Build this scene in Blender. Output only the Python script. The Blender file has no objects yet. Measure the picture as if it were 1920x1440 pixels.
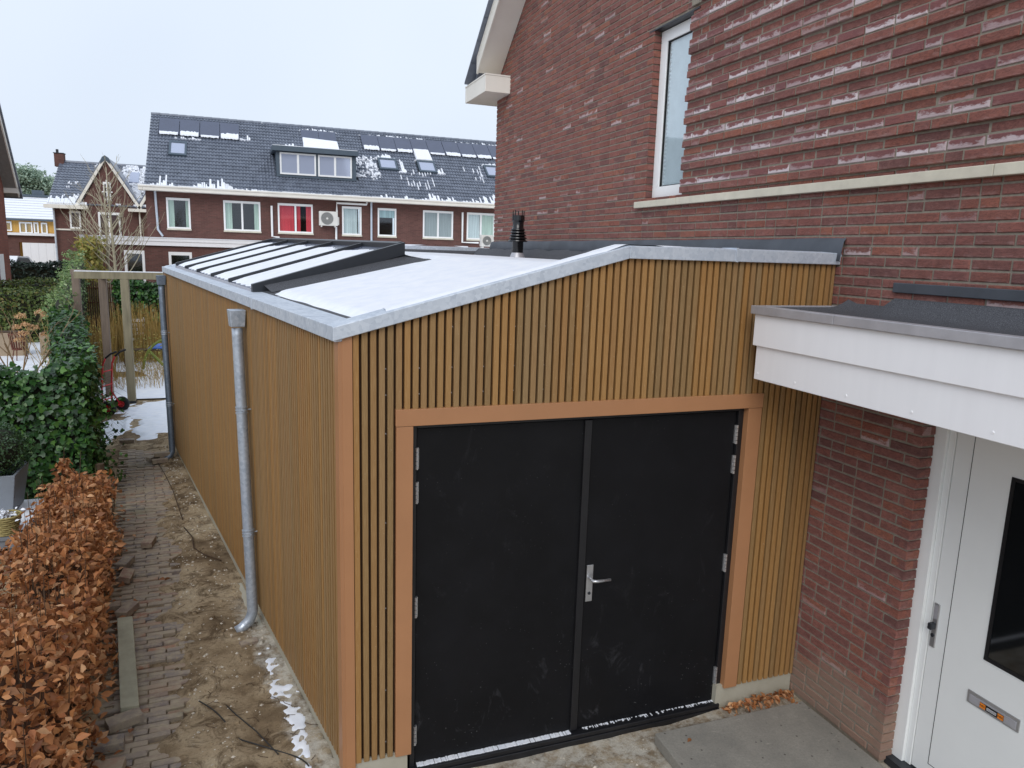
import bpy, bmesh, math, random
import numpy as np
from mathutils import Matrix, Vector
random.seed(7); RNG = np.random.default_rng(7)
S = bpy.context.scene
COL = S.collection
R = math.radians

# ---------------------------------------------------------------- camera, sky, sun, exposure
def look_matrix(loc, yaw, pitch, roll):
    cy, sy = math.cos(yaw), math.sin(yaw)
    f = Vector((-sy*math.cos(pitch), cy*math.cos(pitch), math.sin(pitch)))
    r = Vector((cy, sy, 0)); u = r.cross(f)
    r2 = math.cos(roll)*r + math.sin(roll)*u; u2 = -math.sin(roll)*r + math.cos(roll)*u
    m = Matrix((r2, u2, -f)).transposed().to_4x4(); m.translation = Vector(loc); return m
cam_data = bpy.data.cameras.new('camera'); cam = bpy.data.objects.new('camera', cam_data); COL.objects.link(cam)
CAM = np.array([-3.601, -3.790, 3.022])
cam.matrix_world = look_matrix(CAM, R(-20.422), R(-10.193), R(1.771))
cam_data.sensor_width = 36; cam_data.lens = 1374.4/1920*36; cam_data.clip_start = .05; cam_data.clip_end = 2000
S.camera = cam
SUN_EL, SUN_AZ = 38, 210      # azimuth clockwise from +Y
world = bpy.data.worlds.new('World'); S.world = world; world.use_nodes = True
nt = world.node_tree; nt.nodes.clear()
out = nt.nodes.new('ShaderNodeOutputWorld'); bg = nt.nodes.new('ShaderNodeBackground')
sky = nt.nodes.new('ShaderNodeTexSky'); sky.sky_type = 'NISHITA'; sky.sun_disc = False
sky.sun_elevation = R(SUN_EL); sky.sun_rotation = R(SUN_AZ); sky.dust_density = 6; sky.air_density = 1.5
hsv = nt.nodes.new('ShaderNodeHueSaturation'); hsv.inputs['Saturation'].default_value = .25
mixs = nt.nodes.new('ShaderNodeMix'); mixs.data_type = 'RGBA'; mixs.inputs[0].default_value = .90
nt.links.new(sky.outputs[0], hsv.inputs['Color']); nt.links.new(hsv.outputs[0], mixs.inputs[6])
noi = nt.nodes.new('ShaderNodeTexNoise'); noi.inputs['Scale'].default_value = 1.4; noi.inputs['Detail'].default_value = 3
crs = nt.nodes.new('ShaderNodeValToRGB'); nt.links.new(noi.outputs['Fac'], crs.inputs[0])
crs.color_ramp.elements[0].color = (6.0, 6.9, 8.3, 1); crs.color_ramp.elements[1].color = (7.2, 8.0, 9.1, 1)
crs.color_ramp.elements[0].position = .3; crs.color_ramp.elements[1].position = .7
tcs = nt.nodes.new('ShaderNodeTexCoord'); nt.links.new(tcs.outputs['Generated'], noi.inputs['Vector'])
nt.links.new(crs.outputs[0], mixs.inputs[7]); nt.links.new(mixs.outputs[2], bg.inputs[0]); nt.links.new(bg.outputs[0], out.inputs[0])
bg.inputs[1].default_value = .10
sd = bpy.data.lights.new('sun', 'SUN'); sd.energy = 1.0; sd.angle = R(35); sd.color = (1, .97, .93)
sun = bpy.data.objects.new('sun', sd); COL.objects.link(sun)
d = Vector((math.sin(R(SUN_AZ))*math.cos(R(SUN_EL)), math.cos(R(SUN_AZ))*math.cos(R(SUN_EL)), math.sin(R(SUN_EL))))
sun.rotation_euler = d.to_track_quat('Z', 'Y').to_euler()
S.view_settings.view_transform = 'Standard'; S.view_settings.look = 'None'; S.view_settings.gamma = 1
S.view_settings.exposure = .29
S.cycles.max_bounces = 6

# ---------------------------------------------------------------- materials
def srgb(h):
    h = h.lstrip('#'); v = [int(h[i:i+2], 16)/255 for i in (0, 2, 4)]
    return tuple(x/12.92 if x <= .04045 else ((x+.055)/1.055)**2.4 for x in v) + (1,)
class NT:
    def __init__(s, name):
        s.m = bpy.data.materials.new(name); s.m.use_nodes = True; s.t = s.m.node_tree
        s.b = s.t.nodes['Principled BSDF']; s.o = s.t.nodes['Material Output']
    def n(s, t, **kw):
        x = s.t.nodes.new('ShaderNode'+t)
        for k, v in kw.items(): setattr(x, k, v)
        return x
    def L(s, a, b): s.t.links.new(a, b)
    def pos(s, scale=(1, 1, 1), rot=0):
        g = s.n('NewGeometry'); mp = s.n('Mapping'); mp.inputs['Scale'].default_value = scale; mp.inputs['Rotation'].default_value = (0, 0, rot)
        s.L(g.outputs['Position'], mp.inputs['Vector']); return mp.outputs[0]
    def noise(s, scale, detail=4, rough=.55, vec=None, stretch=(1, 1, 1), dist=0):
        x = s.n('TexNoise'); x.inputs['Scale'].default_value = scale; x.inputs['Detail'].default_value = detail
        x.inputs['Roughness'].default_value = rough; x.inputs['Distortion'].default_value = dist
        s.L(vec if vec is not None else s.pos(stretch), x.inputs['Vector']); return x.outputs['Fac']
    def ramp(s, f, stops):
        r = s.n('ValToRGB'); s.L(f, r.inputs[0]); cr = r.color_ramp
        while len(cr.elements) < len(stops): cr.elements.new(.5)
        for e_, (p_, c_) in zip(cr.elements, stops):
            e_.position = p_; e_.color = c_ if len(c_) == 4 else tuple(c_)+(1,)
        return r.outputs[0]
    def mix(s, f, a, b, mode='MIX'):
        x = s.n('Mix', data_type='RGBA', blend_type=mode)
        for i, v in ((0, f), (6, a), (7, b)):
            if hasattr(v, 'links'): s.L(v, x.inputs[i])
            else: x.inputs[i].default_value = v
        return x.outputs[2]
    def math(s, op, a, b=0., c=None):
        x = s.n('Math', operation=op)
        for i, v in enumerate((a, b) if c is None else (a, b, c)):
            if hasattr(v, 'links'): s.L(v, x.inputs[i])
            else: x.inputs[i].default_value = v
        return x.outputs[0]
    def bump(s, h, strength=.3, dist=.01):
        x = s.n('Bump'); x.inputs['Strength'].default_value = strength; x.inputs['Distance'].default_value = dist
        s.L(h, x.inputs['Height']); s.L(x.outputs[0], s.b.inputs['Normal'])
    def rnd(s):   # per-piece random: stored attribute + object random
        a = s.n('Attribute', attribute_name='rnd'); o = s.n('ObjectInfo')
        return s.math('FRACT', s.math('ADD', a.outputs['Fac'], o.outputs['Random']))
    def attr(s, n): return s.n('Attribute', attribute_name=n).outputs['Fac']
    def set(s, base=None, rough=None, metal=None, spec=None):
        for k, v in (('Base Color', base), ('Roughness', rough), ('Metallic', metal), ('Specular IOR Level', spec)):
            if v is None: continue
            if hasattr(v, 'links'): s.L(v, s.b.inputs[k])
            else: s.b.inputs[k].default_value = v
        return s
def plain(name, hexc, rough=.6, metal=0, var=.12, scale=6, bump=0, bs=60, spec=.5, stretch=(1, 1, 1)):
    t = NT(name); c = srgb(hexc)
    f = t.noise(scale, 5, .6, stretch=stretch)
    lo = tuple(x*(1-var) for x in c[:3]); hi = tuple(min(1, x*(1+var)) for x in c[:3])
    t.set(t.ramp(f, [(.3, lo), (.7, hi)]), rough, metal, spec)
    if bump: t.bump(t.noise(bs, 4, .6, stretch=stretch), bump, .004)
    return t.m
M = {}
def brick_material(name, cols, eff=.12, dirt=False):
    t = NT(name); r = t.rnd()
    base = t.ramp(r, [(i/(len(cols)-1), srgb(c)) for i, c in enumerate(cols)])
    n1 = t.noise(28, 5, .65, stretch=(1, 1, 2.2)); n2 = t.noise(5, 4, .6)
    base = t.mix(t.ramp(n1, [(.35, (0, 0, 0)), (.75, (1, 1, 1))]), base, t.mix(.5, base, srgb('5e4644')))
    base = t.mix(t.math('MULTIPLY', t.ramp(n2, [(.45, (0, 0, 0)), (.75, (1, 1, 1))]), .35), base, srgb('a2746a'))
    # crinkles pressed into the face
    cr = t.noise(11, 6, .72, stretch=(1, 1, 2.6), dist=1.6); cr = t.math('ABSOLUTE', t.math('SUBTRACT', cr, .5))
    base = t.mix(t.math('MULTIPLY', t.ramp(cr, [(.0, (1, 1, 1)), (.035, (0, 0, 0))]), .5), base, srgb('3c2524'))
    # lime bloom along the edges, brick by brick
    r2 = t.math('FRACT', t.math('MULTIPLY', r, 17.37)); w_, u_ = t.attr('bw'), t.attr('bu')
    ez = t.math('SUBTRACT', 1., w_); ez = t.math('POWER', ez, 1.6)
    eu = t.math('POWER', t.math('ABSOLUTE', t.math('SUBTRACT', t.math('MULTIPLY', u_, 2), 1)), 14.)
    nn = t.noise(19, 5, .7, stretch=(1, .6, 1.5)); nn2 = t.noise(2.6, 3, .6)
    m1 = t.math('ADD', t.math('MULTIPLY', ez, .40), t.math('ADD', t.math('MULTIPLY', eu, .14), t.math('MULTIPLY', nn, 1.15)))
    on = t.math('LESS_THAN', r2, t.math('ADD', eff, t.math('MULTIPLY', t.attr('eff'), .8)))
    m1 = t.ramp(t.math('ADD', m1, t.math('MULTIPLY', nn2, .35)), [(.86, (0, 0, 0)), (1.25, (.85, .85, .85))])
    m1 = t.math('MULTIPLY', m1, t.math('ADD', .35, t.math('FRACT', t.math('MULTIPLY', r, 5.31))))
    m0 = t.ramp(t.math('ADD', t.math('MULTIPLY', ez, .22), nn), [(.66, (0, 0, 0)), (.9, (.6, .6, .6))])
    base = t.mix(t.math('MULTIPLY', t.attr('eff'), .45), base, srgb('7c5258'))
    base = t.mix(m0, base, srgb('a88a84'))
    base = t.mix(t.math('MULTIPLY', t.math('MULTIPLY', on, m1), t.math('ADD', .5, t.math('MULTIPLY', t.attr('eff'), .5))), base, srgb('d3c6c8'))
    if dirt:
        g = t.n('NewGeometry'); sx = t.n('SeparateXYZ'); t.L(g.outputs['Position'], sx.inputs[0])
        h = t.math('ADD', sx.outputs['Z'], t.math('MULTIPLY', t.noise(4, 3), -.5))
        f = t.ramp(h, [(0., (1, 1, 1)), (.2, (0, 0, 0))])
        base = t.mix(t.math('MULTIPLY', f, .6), base, srgb('9a8876'))
    t.set(base, .88, 0, .3); t.bump(t.math('ADD', t.noise(42, 5, .7, stretch=(1, 1, 2.6)), t.math('MULTIPLY', cr, 1.5)), .7, .004); return t.m
M['brick'] = brick_material('red_facing_brick', ['#8f5c50', '#935d53', '#825650', '#986459', '#8c5a52', '#74504c', '#965c4d', '#9e6552'], .055, True)
M['mortar'] = plain('mortar_joint', '#8b8376', .95, 0, .2, 40, .5, 120)
def clinker(name):
    t = NT(name); r = t.rnd()
    base = t.ramp(r, [(0, srgb('867b74')), (.25, srgb('958778')), (.45, srgb('7c7370')), (.62, srgb('8d7a6c')), (.8, srgb('a0917f')), (.92, srgb('9a6f58')), (1, srgb('86766c'))])
    base = t.mix(t.ramp(t.noise(14, 5, .7), [(.42, (0, 0, 0)), (.62, (1, 1, 1))]), base, srgb('a39580'))
    base = t.mix(t.math('MULTIPLY', t.ramp(t.noise(2.2, 3), [(.55, (0, 0, 0)), (.7, (1, 1, 1))]), .35), base, srgb('6c7052'))
    t.set(base, .9, 0, .3); t.bump(t.noise(70, 4, .7), .6, .004); return t.m
M['clinker'] = clinker('clinker_paver')
def slat_mat():
    t = NT('composite_slat'); r = t.rnd()
    base = t.ramp(r, [(0, srgb('96734a')), (.2, srgb('8e7552')), (.4, srgb('a0743f')), (.6, srgb('a67d4a')), (.8, srgb('836a46')), (1, srgb('9b7243'))])
    g = t.noise(9, 5, .7, stretch=(14, 14, .5)); g2 = t.noise(30, 3, .6, stretch=(16, 16, .35))
    base = t.mix(t.ramp(g, [(.3, (0, 0, 0)), (.75, (1, 1, 1))]), t.mix(.4, base, srgb('805c34')), base)
    base = t.mix(t.math('MULTIPLY', t.ramp(g2, [(.45, (0, 0, 0)), (.7, (1, 1, 1))]), .3), base, srgb('c9a878'))
    dust = t.ramp(t.noise(90, 2, .5), [(.72, (0, 0, 0)), (.76, (1, 1, 1))])
    base = t.mix(t.math('MULTIPLY', dust, .35), base, srgb('cbb89c'))
    t.set(base, .62, 0, .4); t.bump(g2, .35, .002); return t.m
M['slat'] = slat_mat()
M['slat_back'] = plain('shaded_groove_composite', '#3c2610', .8, 0, .2, 10, 0, stretch=(8, 8, .4))  # composite's own darker groove tone, deepened to put gap shade into the colour
M['trim'] = plain('copper_brown_trim', '#ac7b56', .33, 0, .05, 3)
def black_door():
    t = NT('black_painted_panel')
    c = t.mix(t.ramp(t.noise(2.2, 5, .65), [(.4, (0, 0, 0)), (.8, (1, 1, 1))]), srgb('131315'), srgb('1a1a1d'))
    g = t.n('NewGeometry'); sx = t.n('SeparateXYZ'); t.L(g.outputs['Position'], sx.inputs[0])
    low = t.ramp(sx.outputs['Z'], [(0.1, (1, 1, 1)), (.95, (.25, .25, .25))])
    v = t.n('TexVoronoi'); v.inputs['Scale'].default_value = 42; t.L(t.pos(), v.inputs['Vector'])
    dots = t.ramp(v.outputs['Distance'], [(.045, (1, 1, 1)), (.085, (0, 0, 0))])
    patch = t.ramp(t.noise(3.1, 4, .7), [(.5, (0, 0, 0)), (.62, (1, 1, 1))])
    smear = t.ramp(t.noise(5, 6, .75, stretch=(1, 1, .5), dist=1.5), [(.6, (0, 0, 0)), (.78, (1, 1, 1))])
    c = t.mix(t.math('MULTIPLY', t.math('MULTIPLY', dots, patch), t.math('MULTIPLY', low, .8)), c, srgb('c9c9c9'))
    c = t.mix(t.math('MULTIPLY', t.math('MULTIPLY', smear, low), .2), c, srgb('8c8c92'))
    t.set(c, t.ramp(t.noise(4, 3), [(.3, (.40, .40, .40)), (.7, (.55, .55, .55))]), 0, .18); t.bump(t.noise(120, 2), .05, .002); return t.m
M['black'] = black_door()
M['blackframe'] = plain('black_frame_paint', '#1b1b1e', .4, 0, .15, 8)
def zinc(name, a, b, rough=.42, metal=.55):
    t = NT(name)
    v = t.n('TexVoronoi'); v.inputs['Scale'].default_value = 45; t.L(t.pos(), v.inputs['Vector'])
    f = t.math('ADD', t.math('MULTIPLY', v.outputs['Color'], .35), t.math('MULTIPLY', t.noise(7, 6, .7, stretch=(1, 1, .6)), .8))
    t.set(t.ramp(f, [(.3, srgb(a)), (.8, srgb(b))]), t.ramp(f, [(.3, (rough+.15,)*3), (.8, (rough-.08,)*3)]), metal, .5)
    t.bump(t.noise(6, 3), .12, .01); return t.m
M['zinc'] = zinc('galvanised_zinc', 'b3bcc8', 'd6dde6', .5, .3)
M['zincpipe'] = zinc('galvanised_pipe', '939da9', 'c2c9d2', .42, .45)
M['zincdark'] = zinc('weathered_zinc', '5e6a78', '7d8794', .45, .5)
M['alu'] = plain('aluminium_edge', '#b9b8bd', .42, .4, .1, 9, .05, 40)
M['steel'] = plain('brushed_steel', '#c8c8ca', .3, .8, .06, 20)
M['white'] = plain('white_board', '#f6f5f7', .5, 0, .022, 2.5, stretch=(5, 5, .6))
M['whiteframe'] = plain('white_window_frame', '#f3f3f2', .35, 0, .03, 4)
M['door_white'] = plain('white_door_paint', '#f0f1ef', .38, 0, .02, 3)
M['cream'] = plain('cream_gutter', '#ebe6dc', .5, 0, .05, 2)
M['sill'] = plain('pale_concrete_sill', '#cfc8b6', .85, 0, .12, 5, .3, 60)
def concrete(name, a, b, dark=True):
    t = NT(name); f = t.noise(3, 7, .65)
    c = t.ramp(f, [(.3, srgb(a)), (.7, srgb(b))])
    if dark:
        v = t.n('TexVoronoi'); v.inputs['Scale'].default_value = 13; t.L(t.pos(), v.inputs['Vector'])
        sp = t.ramp(v.outputs['Distance'], [(.07, (1, 1, 1)), (.11, (0, 0, 0))])
        c = t.mix(t.math('MULTIPLY', sp, .8), c, srgb('453f38'))
        c = t.mix(t.math('MULTIPLY', t.ramp(t.noise(4.5, 5, .7, stretch=(1, 2.4, 1), dist=2), [(.62, (0, 0, 0)), (.7, (1, 1, 1))]), .35), c, srgb('c9c3b6'))
        c = t.mix(t.ramp(t.noise(90, 3, .8), [(.35, (.4, .4, .4)), (.6, (0, 0, 0))]), c, srgb('6d6a64'))
    t.set(c, .9, 0, .3); t.bump(t.noise(60, 5, .7), .5, .004); return t.m
M['slab'] = concrete('grey_concrete_slab', '85827b', 'a09b91')
M['plinth'] = concrete('concrete_plinth', 'a39d8c', 'b6b1a2', False)
def bitumen():
    t = NT('bitumen_membrane')
    f = t.noise(260, 2, .8); c = t.ramp(f, [(.38, srgb('35363a')), (.6, srgb('5c5d62')), (.75, srgb('8c8d92'))])
    t.set(c, .8, 0, .35); t.bump(f, .5, .003); return t.m
M['bitumen'] = bitumen()
M['lead'] = plain('lead_flashing', '#4d5158', .55, .2, .2, 5, .2, 12)
M['snow'] = None
def snow_mat():
    t = NT('snow'); f = t.noise(9, 5, .6)
    t.set(t.ramp(f, [(.3, (.80, .83, .90)), (.7, (.90, .91, .94))]), .7, 0, .3)
    t.b.inputs['Subsurface Weight'].default_value = 0; t.bump(t.noise(50, 4, .7), .25, .006); return t.m
M['snow'] = snow_mat()
def ground_mat():
    t = NT('sandy_soil')
    f = t.noise(1.6, 7, .62); c = t.ramp(f, [(.30, srgb('64533f')), (.44, srgb('8a765c')), (.54, srgb('ab977a')), (.7, srgb('bfae92'))])
    c = t.mix(t.ramp(t.noise(5, 6, .75, dist=1.2), [(.48, (0, 0, 0)), (.62, (.9, .9, .9))]), c, srgb('5c4a36'))
    c = t.mix(t.ramp(t.noise(45, 4, .8), [(.52, (0, 0, 0)), (.68, (.55, .55, .55))]), c, srgb('4f4232'))
    v = t.n('TexVoronoi'); v.inputs['Scale'].default_value = 26; t.L(t.pos(), v.inputs['Vector'])
    c = t.mix(t.math('MULTIPLY', t.ramp(v.outputs['Distance'], [(.10, (1, 1, 1)), (.16, (0, 0, 0))]), t.ramp(t.noise(2.7, 3), [(.48, (0, 0, 0)), (.62, (1, 1, 1))])), c, srgb('d6cfc2'))
    # pale cement dust strip along the shed wall, a spill with its own outline
    g = t.n('NewGeometry'); sx = t.n('SeparateXYZ'); t.L(g.outputs['Position'], sx.inputs[0])
    off = t.math('ADD', t.math('ADD', sx.outputs['X'], 3.122), t.math('MULTIPLY', sx.outputs['Y'], .1896))
    off = t.math('ADD', off, t.math('MULTIPLY', t.noise(3.2, 5, .7), .42))
    band = t.ramp(off, [(.0, (0, 0, 0)), (.08, (1, 1, 1)), (.3, (1, 1, 1))])
    near = t.ramp(t.math('MULTIPLY', t.math('ADD', sx.outputs['Y'], 1), .2), [(.0, (1, 1, 1)), (.62, (1, 1, 1)), (.72, (0, 0, 0))])
    c = t.mix(t.math('MULTIPLY', t.math('MULTIPLY', band, near), t.ramp(t.noise(12, 5, .75), [(.38, (.1, .1, .1)), (.6, (.85, .85, .85))])), c, srgb('cfc9bc'))
    t.set(c, .95, 0, .2); t.bump(t.math('ADD', t.noise(30, 6, .75), t.math('MULTIPLY', t.noise(160, 3, .8), .5)), .9, .012); return t.m
M['ground'] = ground_mat()
def leaf_mat(name, cols, rough=.5, spec=.5, trans=.15):
    t = NT(name); r = t.rnd()
    c = t.ramp(r, [(i/(len(cols)-1), srgb(x)) for i, x in enumerate(cols)])
    c = t.mix(t.math('MULTIPLY', t.noise(60, 3), .3), c, t.mix(.5, c, (0, 0, 0, 1)))
    t.set(c, rough, 0, spec)
    tr = t.n('BsdfTranslucent'); t.L(c, tr.inputs[0]); mx = t.n('MixShader'); mx.inputs[0].default_value = trans
    t.L(t.b.outputs[0], mx.inputs[1]); t.L(tr.outputs[0], mx.inputs[2]); t.L(mx.outputs[0], t.o.inputs[0]); return t.m
M['ivy'] = leaf_mat('ivy_leaf', ['#25451f', '#335c2c', '#203a1f', '#416f30', '#2c4f28', '#628f3c', '#284a24'], .38, .5)
M['ivy_light'] = leaf_mat('variegated_leaf', ['#5d7d45', '#7f9a58', '#4c6b3b', '#93a868', '#6a8a4c', '#a8b585'], .5)
M['privet'] = leaf_mat('olive_hedge_leaf', ['#4c5e28', '#5f7030', '#3a4f26', '#74803a', '#4f6a33', '#826f3a'], .5)
M['darkhedge'] = leaf_mat('dark_hedge_leaf', ['#1a2a20', '#23372a', '#152219', '#2c4230', '#1d3024'], .5)
M['box'] = leaf_mat('boxwood_leaf', ['#2c4628', '#3d5c34', '#243c24', '#55714a', '#34522e'], .4)
M['beech'] = leaf_mat('dry_beech_leaf', ['#b4744a', '#d0935f', '#7d4a2c', '#e4b486', '#a0623b', '#c48656', '#653a25', '#cf925f', '#92562f'], .55, .3, .25)
M['straw'] = leaf_mat('straw_stem', ['#b59455', '#c7a562', '#93763f', '#a78a45', '#d0b57a'], .7, .3)
M['bamboo'] = leaf_mat('bamboo_leaf', ['#a8974e', '#8d9347', '#bba25a', '#7b8a42', '#c2ac6c'], .6, .3)
M['flower'] = leaf_mat('dried_bloom', ['#d8ab7e', '#e6c094', '#c4936a', '#ecd0a8'], .8, .2)
M['pine'] = leaf_mat('hazed_pine_needles', ['#a3b8a6', '#b0c2ae', '#97ae9c', '#bccab4'], .8, .2)  # greens paled so that distance haze is painted into the needle colour
M['dark_twig'] = plain('dark_twig', '#4a3828', .9, 0, .2, 20)
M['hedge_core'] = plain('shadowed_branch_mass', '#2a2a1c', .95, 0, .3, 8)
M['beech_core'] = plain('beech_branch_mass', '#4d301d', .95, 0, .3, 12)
M['bark'] = plain('pale_bark', '#a89f88', .85, 0, .2, 14, .3, 30)
M['oldwood'] = plain('weathered_timber', '#7c6e62', .85, 0, .25, 6, .5, 20, stretch=(3, 3, .4))
M['mossy'] = plain('mossy_timber', '#8f8770', .9, 0, .25, 5, .4, 20, stretch=(3, 3, .4))
M['edging'] = plain('mossy_edging_concrete', '#a19c86', .9, 0, .2, 6, .5, 40)
M['red'] = plain('red_steel', '#c22a30', .4, .1, .08, 8)
M['rubber'] = plain('black_rubber', '#1d1d1f', .75, 0, .15, 12)
M['darkmetal'] = plain('anthracite_metal', '#303338', .4, .2, .1, 8)
M['dormer'] = plain('slate_grey_panel', '#4d5a66', .5, 0, .06, 3)
M['blacksteel'] = plain('black_enamel', '#0f0f11', .18, .1, .1, 5, spec=.7)
M['rust'] = plain('rusty_iron', '#6a3d30', .85, .1, .25, 20)
M['planter'] = plain('grey_planter', '#7f858d', .6, 0, .06, 5)
M['planter_beige'] = plain('beige_planter', '#a08d76', .85, 0, .1, 5)
M['wicker'] = plain('wicker_cane', '#a0925f', .8, 0, .25, 40)
M['tabletop'] = plain('grey_table_board', '#787b80', .8, 0, .15, 6, .3, 30)
M['blue'] = plain('blue_plastic', '#4a6fc0', .5, 0, .1, 6)
M['cable'] = plain('black_cable', '#2c2a28', .6)
M['aircon'] = plain('white_aircon_case', '#dcd9d2', .45, 0, .03, 3)
M['grille'] = plain('grey_fan_grille', '#8f8f8c', .5, .2, .1, 9)
def roof_tile_mat():
    t = NT('anthracite_roof_tile')
    c = t.ramp(t.noise(2.5, 5, .7), [(.3, srgb('5c626e')), (.7, srgb('7d8492'))]); t.set(c, .32, 0, .6); return t.m
M['tile'] = roof_tile_mat()
M['panel'] = plain('solar_panel_glass', '#4c5266', .22, 0, .08, 2, spec=.8)
def far_brick(name, a, b, mort='#6d5a52', sc=1.0):
    t = NT(name); g = t.n('NewGeometry'); mp = t.n('Mapping'); t.L(g.outputs['Position'], mp.inputs['Vector'])
    mp.inputs['Rotation'].default_value = (R(90), 0, 0)
    # bricks seen from the front: use x+y as the running coordinate
    sx = t.n('SeparateXYZ'); t.L(g.outputs['Position'], sx.inputs[0]); cb = t.n('CombineXYZ')
    t.L(t.math('ADD', sx.outputs['X'], sx.outputs['Y']), cb.inputs[0]); t.L(sx.outputs['Z'], cb.inputs[1])
    br = t.n('TexBrick'); t.L(cb.outputs[0], br.inputs['Vector']); br.inputs['Scale'].default_value = 1
    br.inputs['Brick Width'].default_value = .222*sc; br.inputs['Row Height'].default_value = .0625*sc; br.inputs['Mortar Size'].default_value = .006*sc
    br.inputs['Color1'].default_value = srgb(a); br.inputs['Color2'].default_value = srgb(b); br.inputs['Mortar'].default_value = srgb(mort)
    c = t.mix(t.math('MULTIPLY', t.ramp(t.noise(1.1, 5, .7), [(.4, (0, 0, 0)), (.7, (1, 1, 1))]), .35), br.outputs['Color'], srgb('4a3230'))
    t.set(c, .9, 0, .25); t.bump(br.outputs['Fac'], -.4, .01); return t.m
M['farbrick'] = far_brick('terrace_brick', '6f4c46', '5e423d')
M['farbrick2'] = far_brick('orange_red_brick', '905848', '825045')
M['yellow'] = plain('yellow_boarding', '#c79a4c', .7, 0, .15, 3, stretch=(4, 4, .5))
M['reed'] = plain('reed_screen', '#6b5444', .9, 0, .4, 25, .5, 40, stretch=(6, 6, .3))
def glass(name, tint, rough=.04, add=.04):
    t = NT(name); t.t.nodes.remove(t.b)
    g = t.n('BsdfGlossy'); g.inputs['Roughness'].default_value = rough; g.inputs[0].default_value = (.95, .97, 1, 1)
    tr = t.n('BsdfTransparent'); tr.inputs[0].default_value = tint
    fr = t.n('Fresnel'); fr.inputs[0].default_value = 1.5
    mx = t.n('MixShader'); gg = t.n('NewGeometry'); t.L(t.math('MULTIPLY', t.math('SUBTRACT', 1., gg.outputs['Backfacing']), t.math('MINIMUM', t.math('ADD', t.math('MULTIPLY', fr.outputs[0], 1.4), add), 1.)), mx.inputs[0]); t.L(tr.outputs[0], mx.inputs[1]); t.L(g.outputs[0], mx.inputs[2])
    t.L(mx.outputs[0], t.o.inputs[0]); return t.m
M['glass'] = glass('window_glass', (.92, .95, .95, 1))
M['coated'] = glass('coated_window_glass', (.92, .96, .98, 1), .03, .10)
M['glass_sky'] = plain('sky_reflection_glass', '#b8bfd2', .06, .35, .02, 1)  # pale blue base: the sky's reflection is painted into the glass colour
M['glass_dark'] = plain('dark_glass', '#101214', .05, 0, .1, 2, spec=.9)
M['room'] = plain('dim_room', '#26241f', .9, 0, .3, 2)
for k, c in dict(cur_white='#dfe5e8', cur_red='#f05a66', cur_green='#cfddd0', cur_grey='#b0b5b6', blind='#a9c2c6', cur_teal='#9fb5b0').items():
    M[k] = plain('curtain_'+k[4:] if k != 'blind' else 'roller_blind', c, .9, 0, .28, 9, stretch=(3, 3, .05))
M['black_text'] = plain('black_sticker', '#141414', .5); M['orange'] = plain('orange_sticker', '#f08a28', .5)

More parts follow.
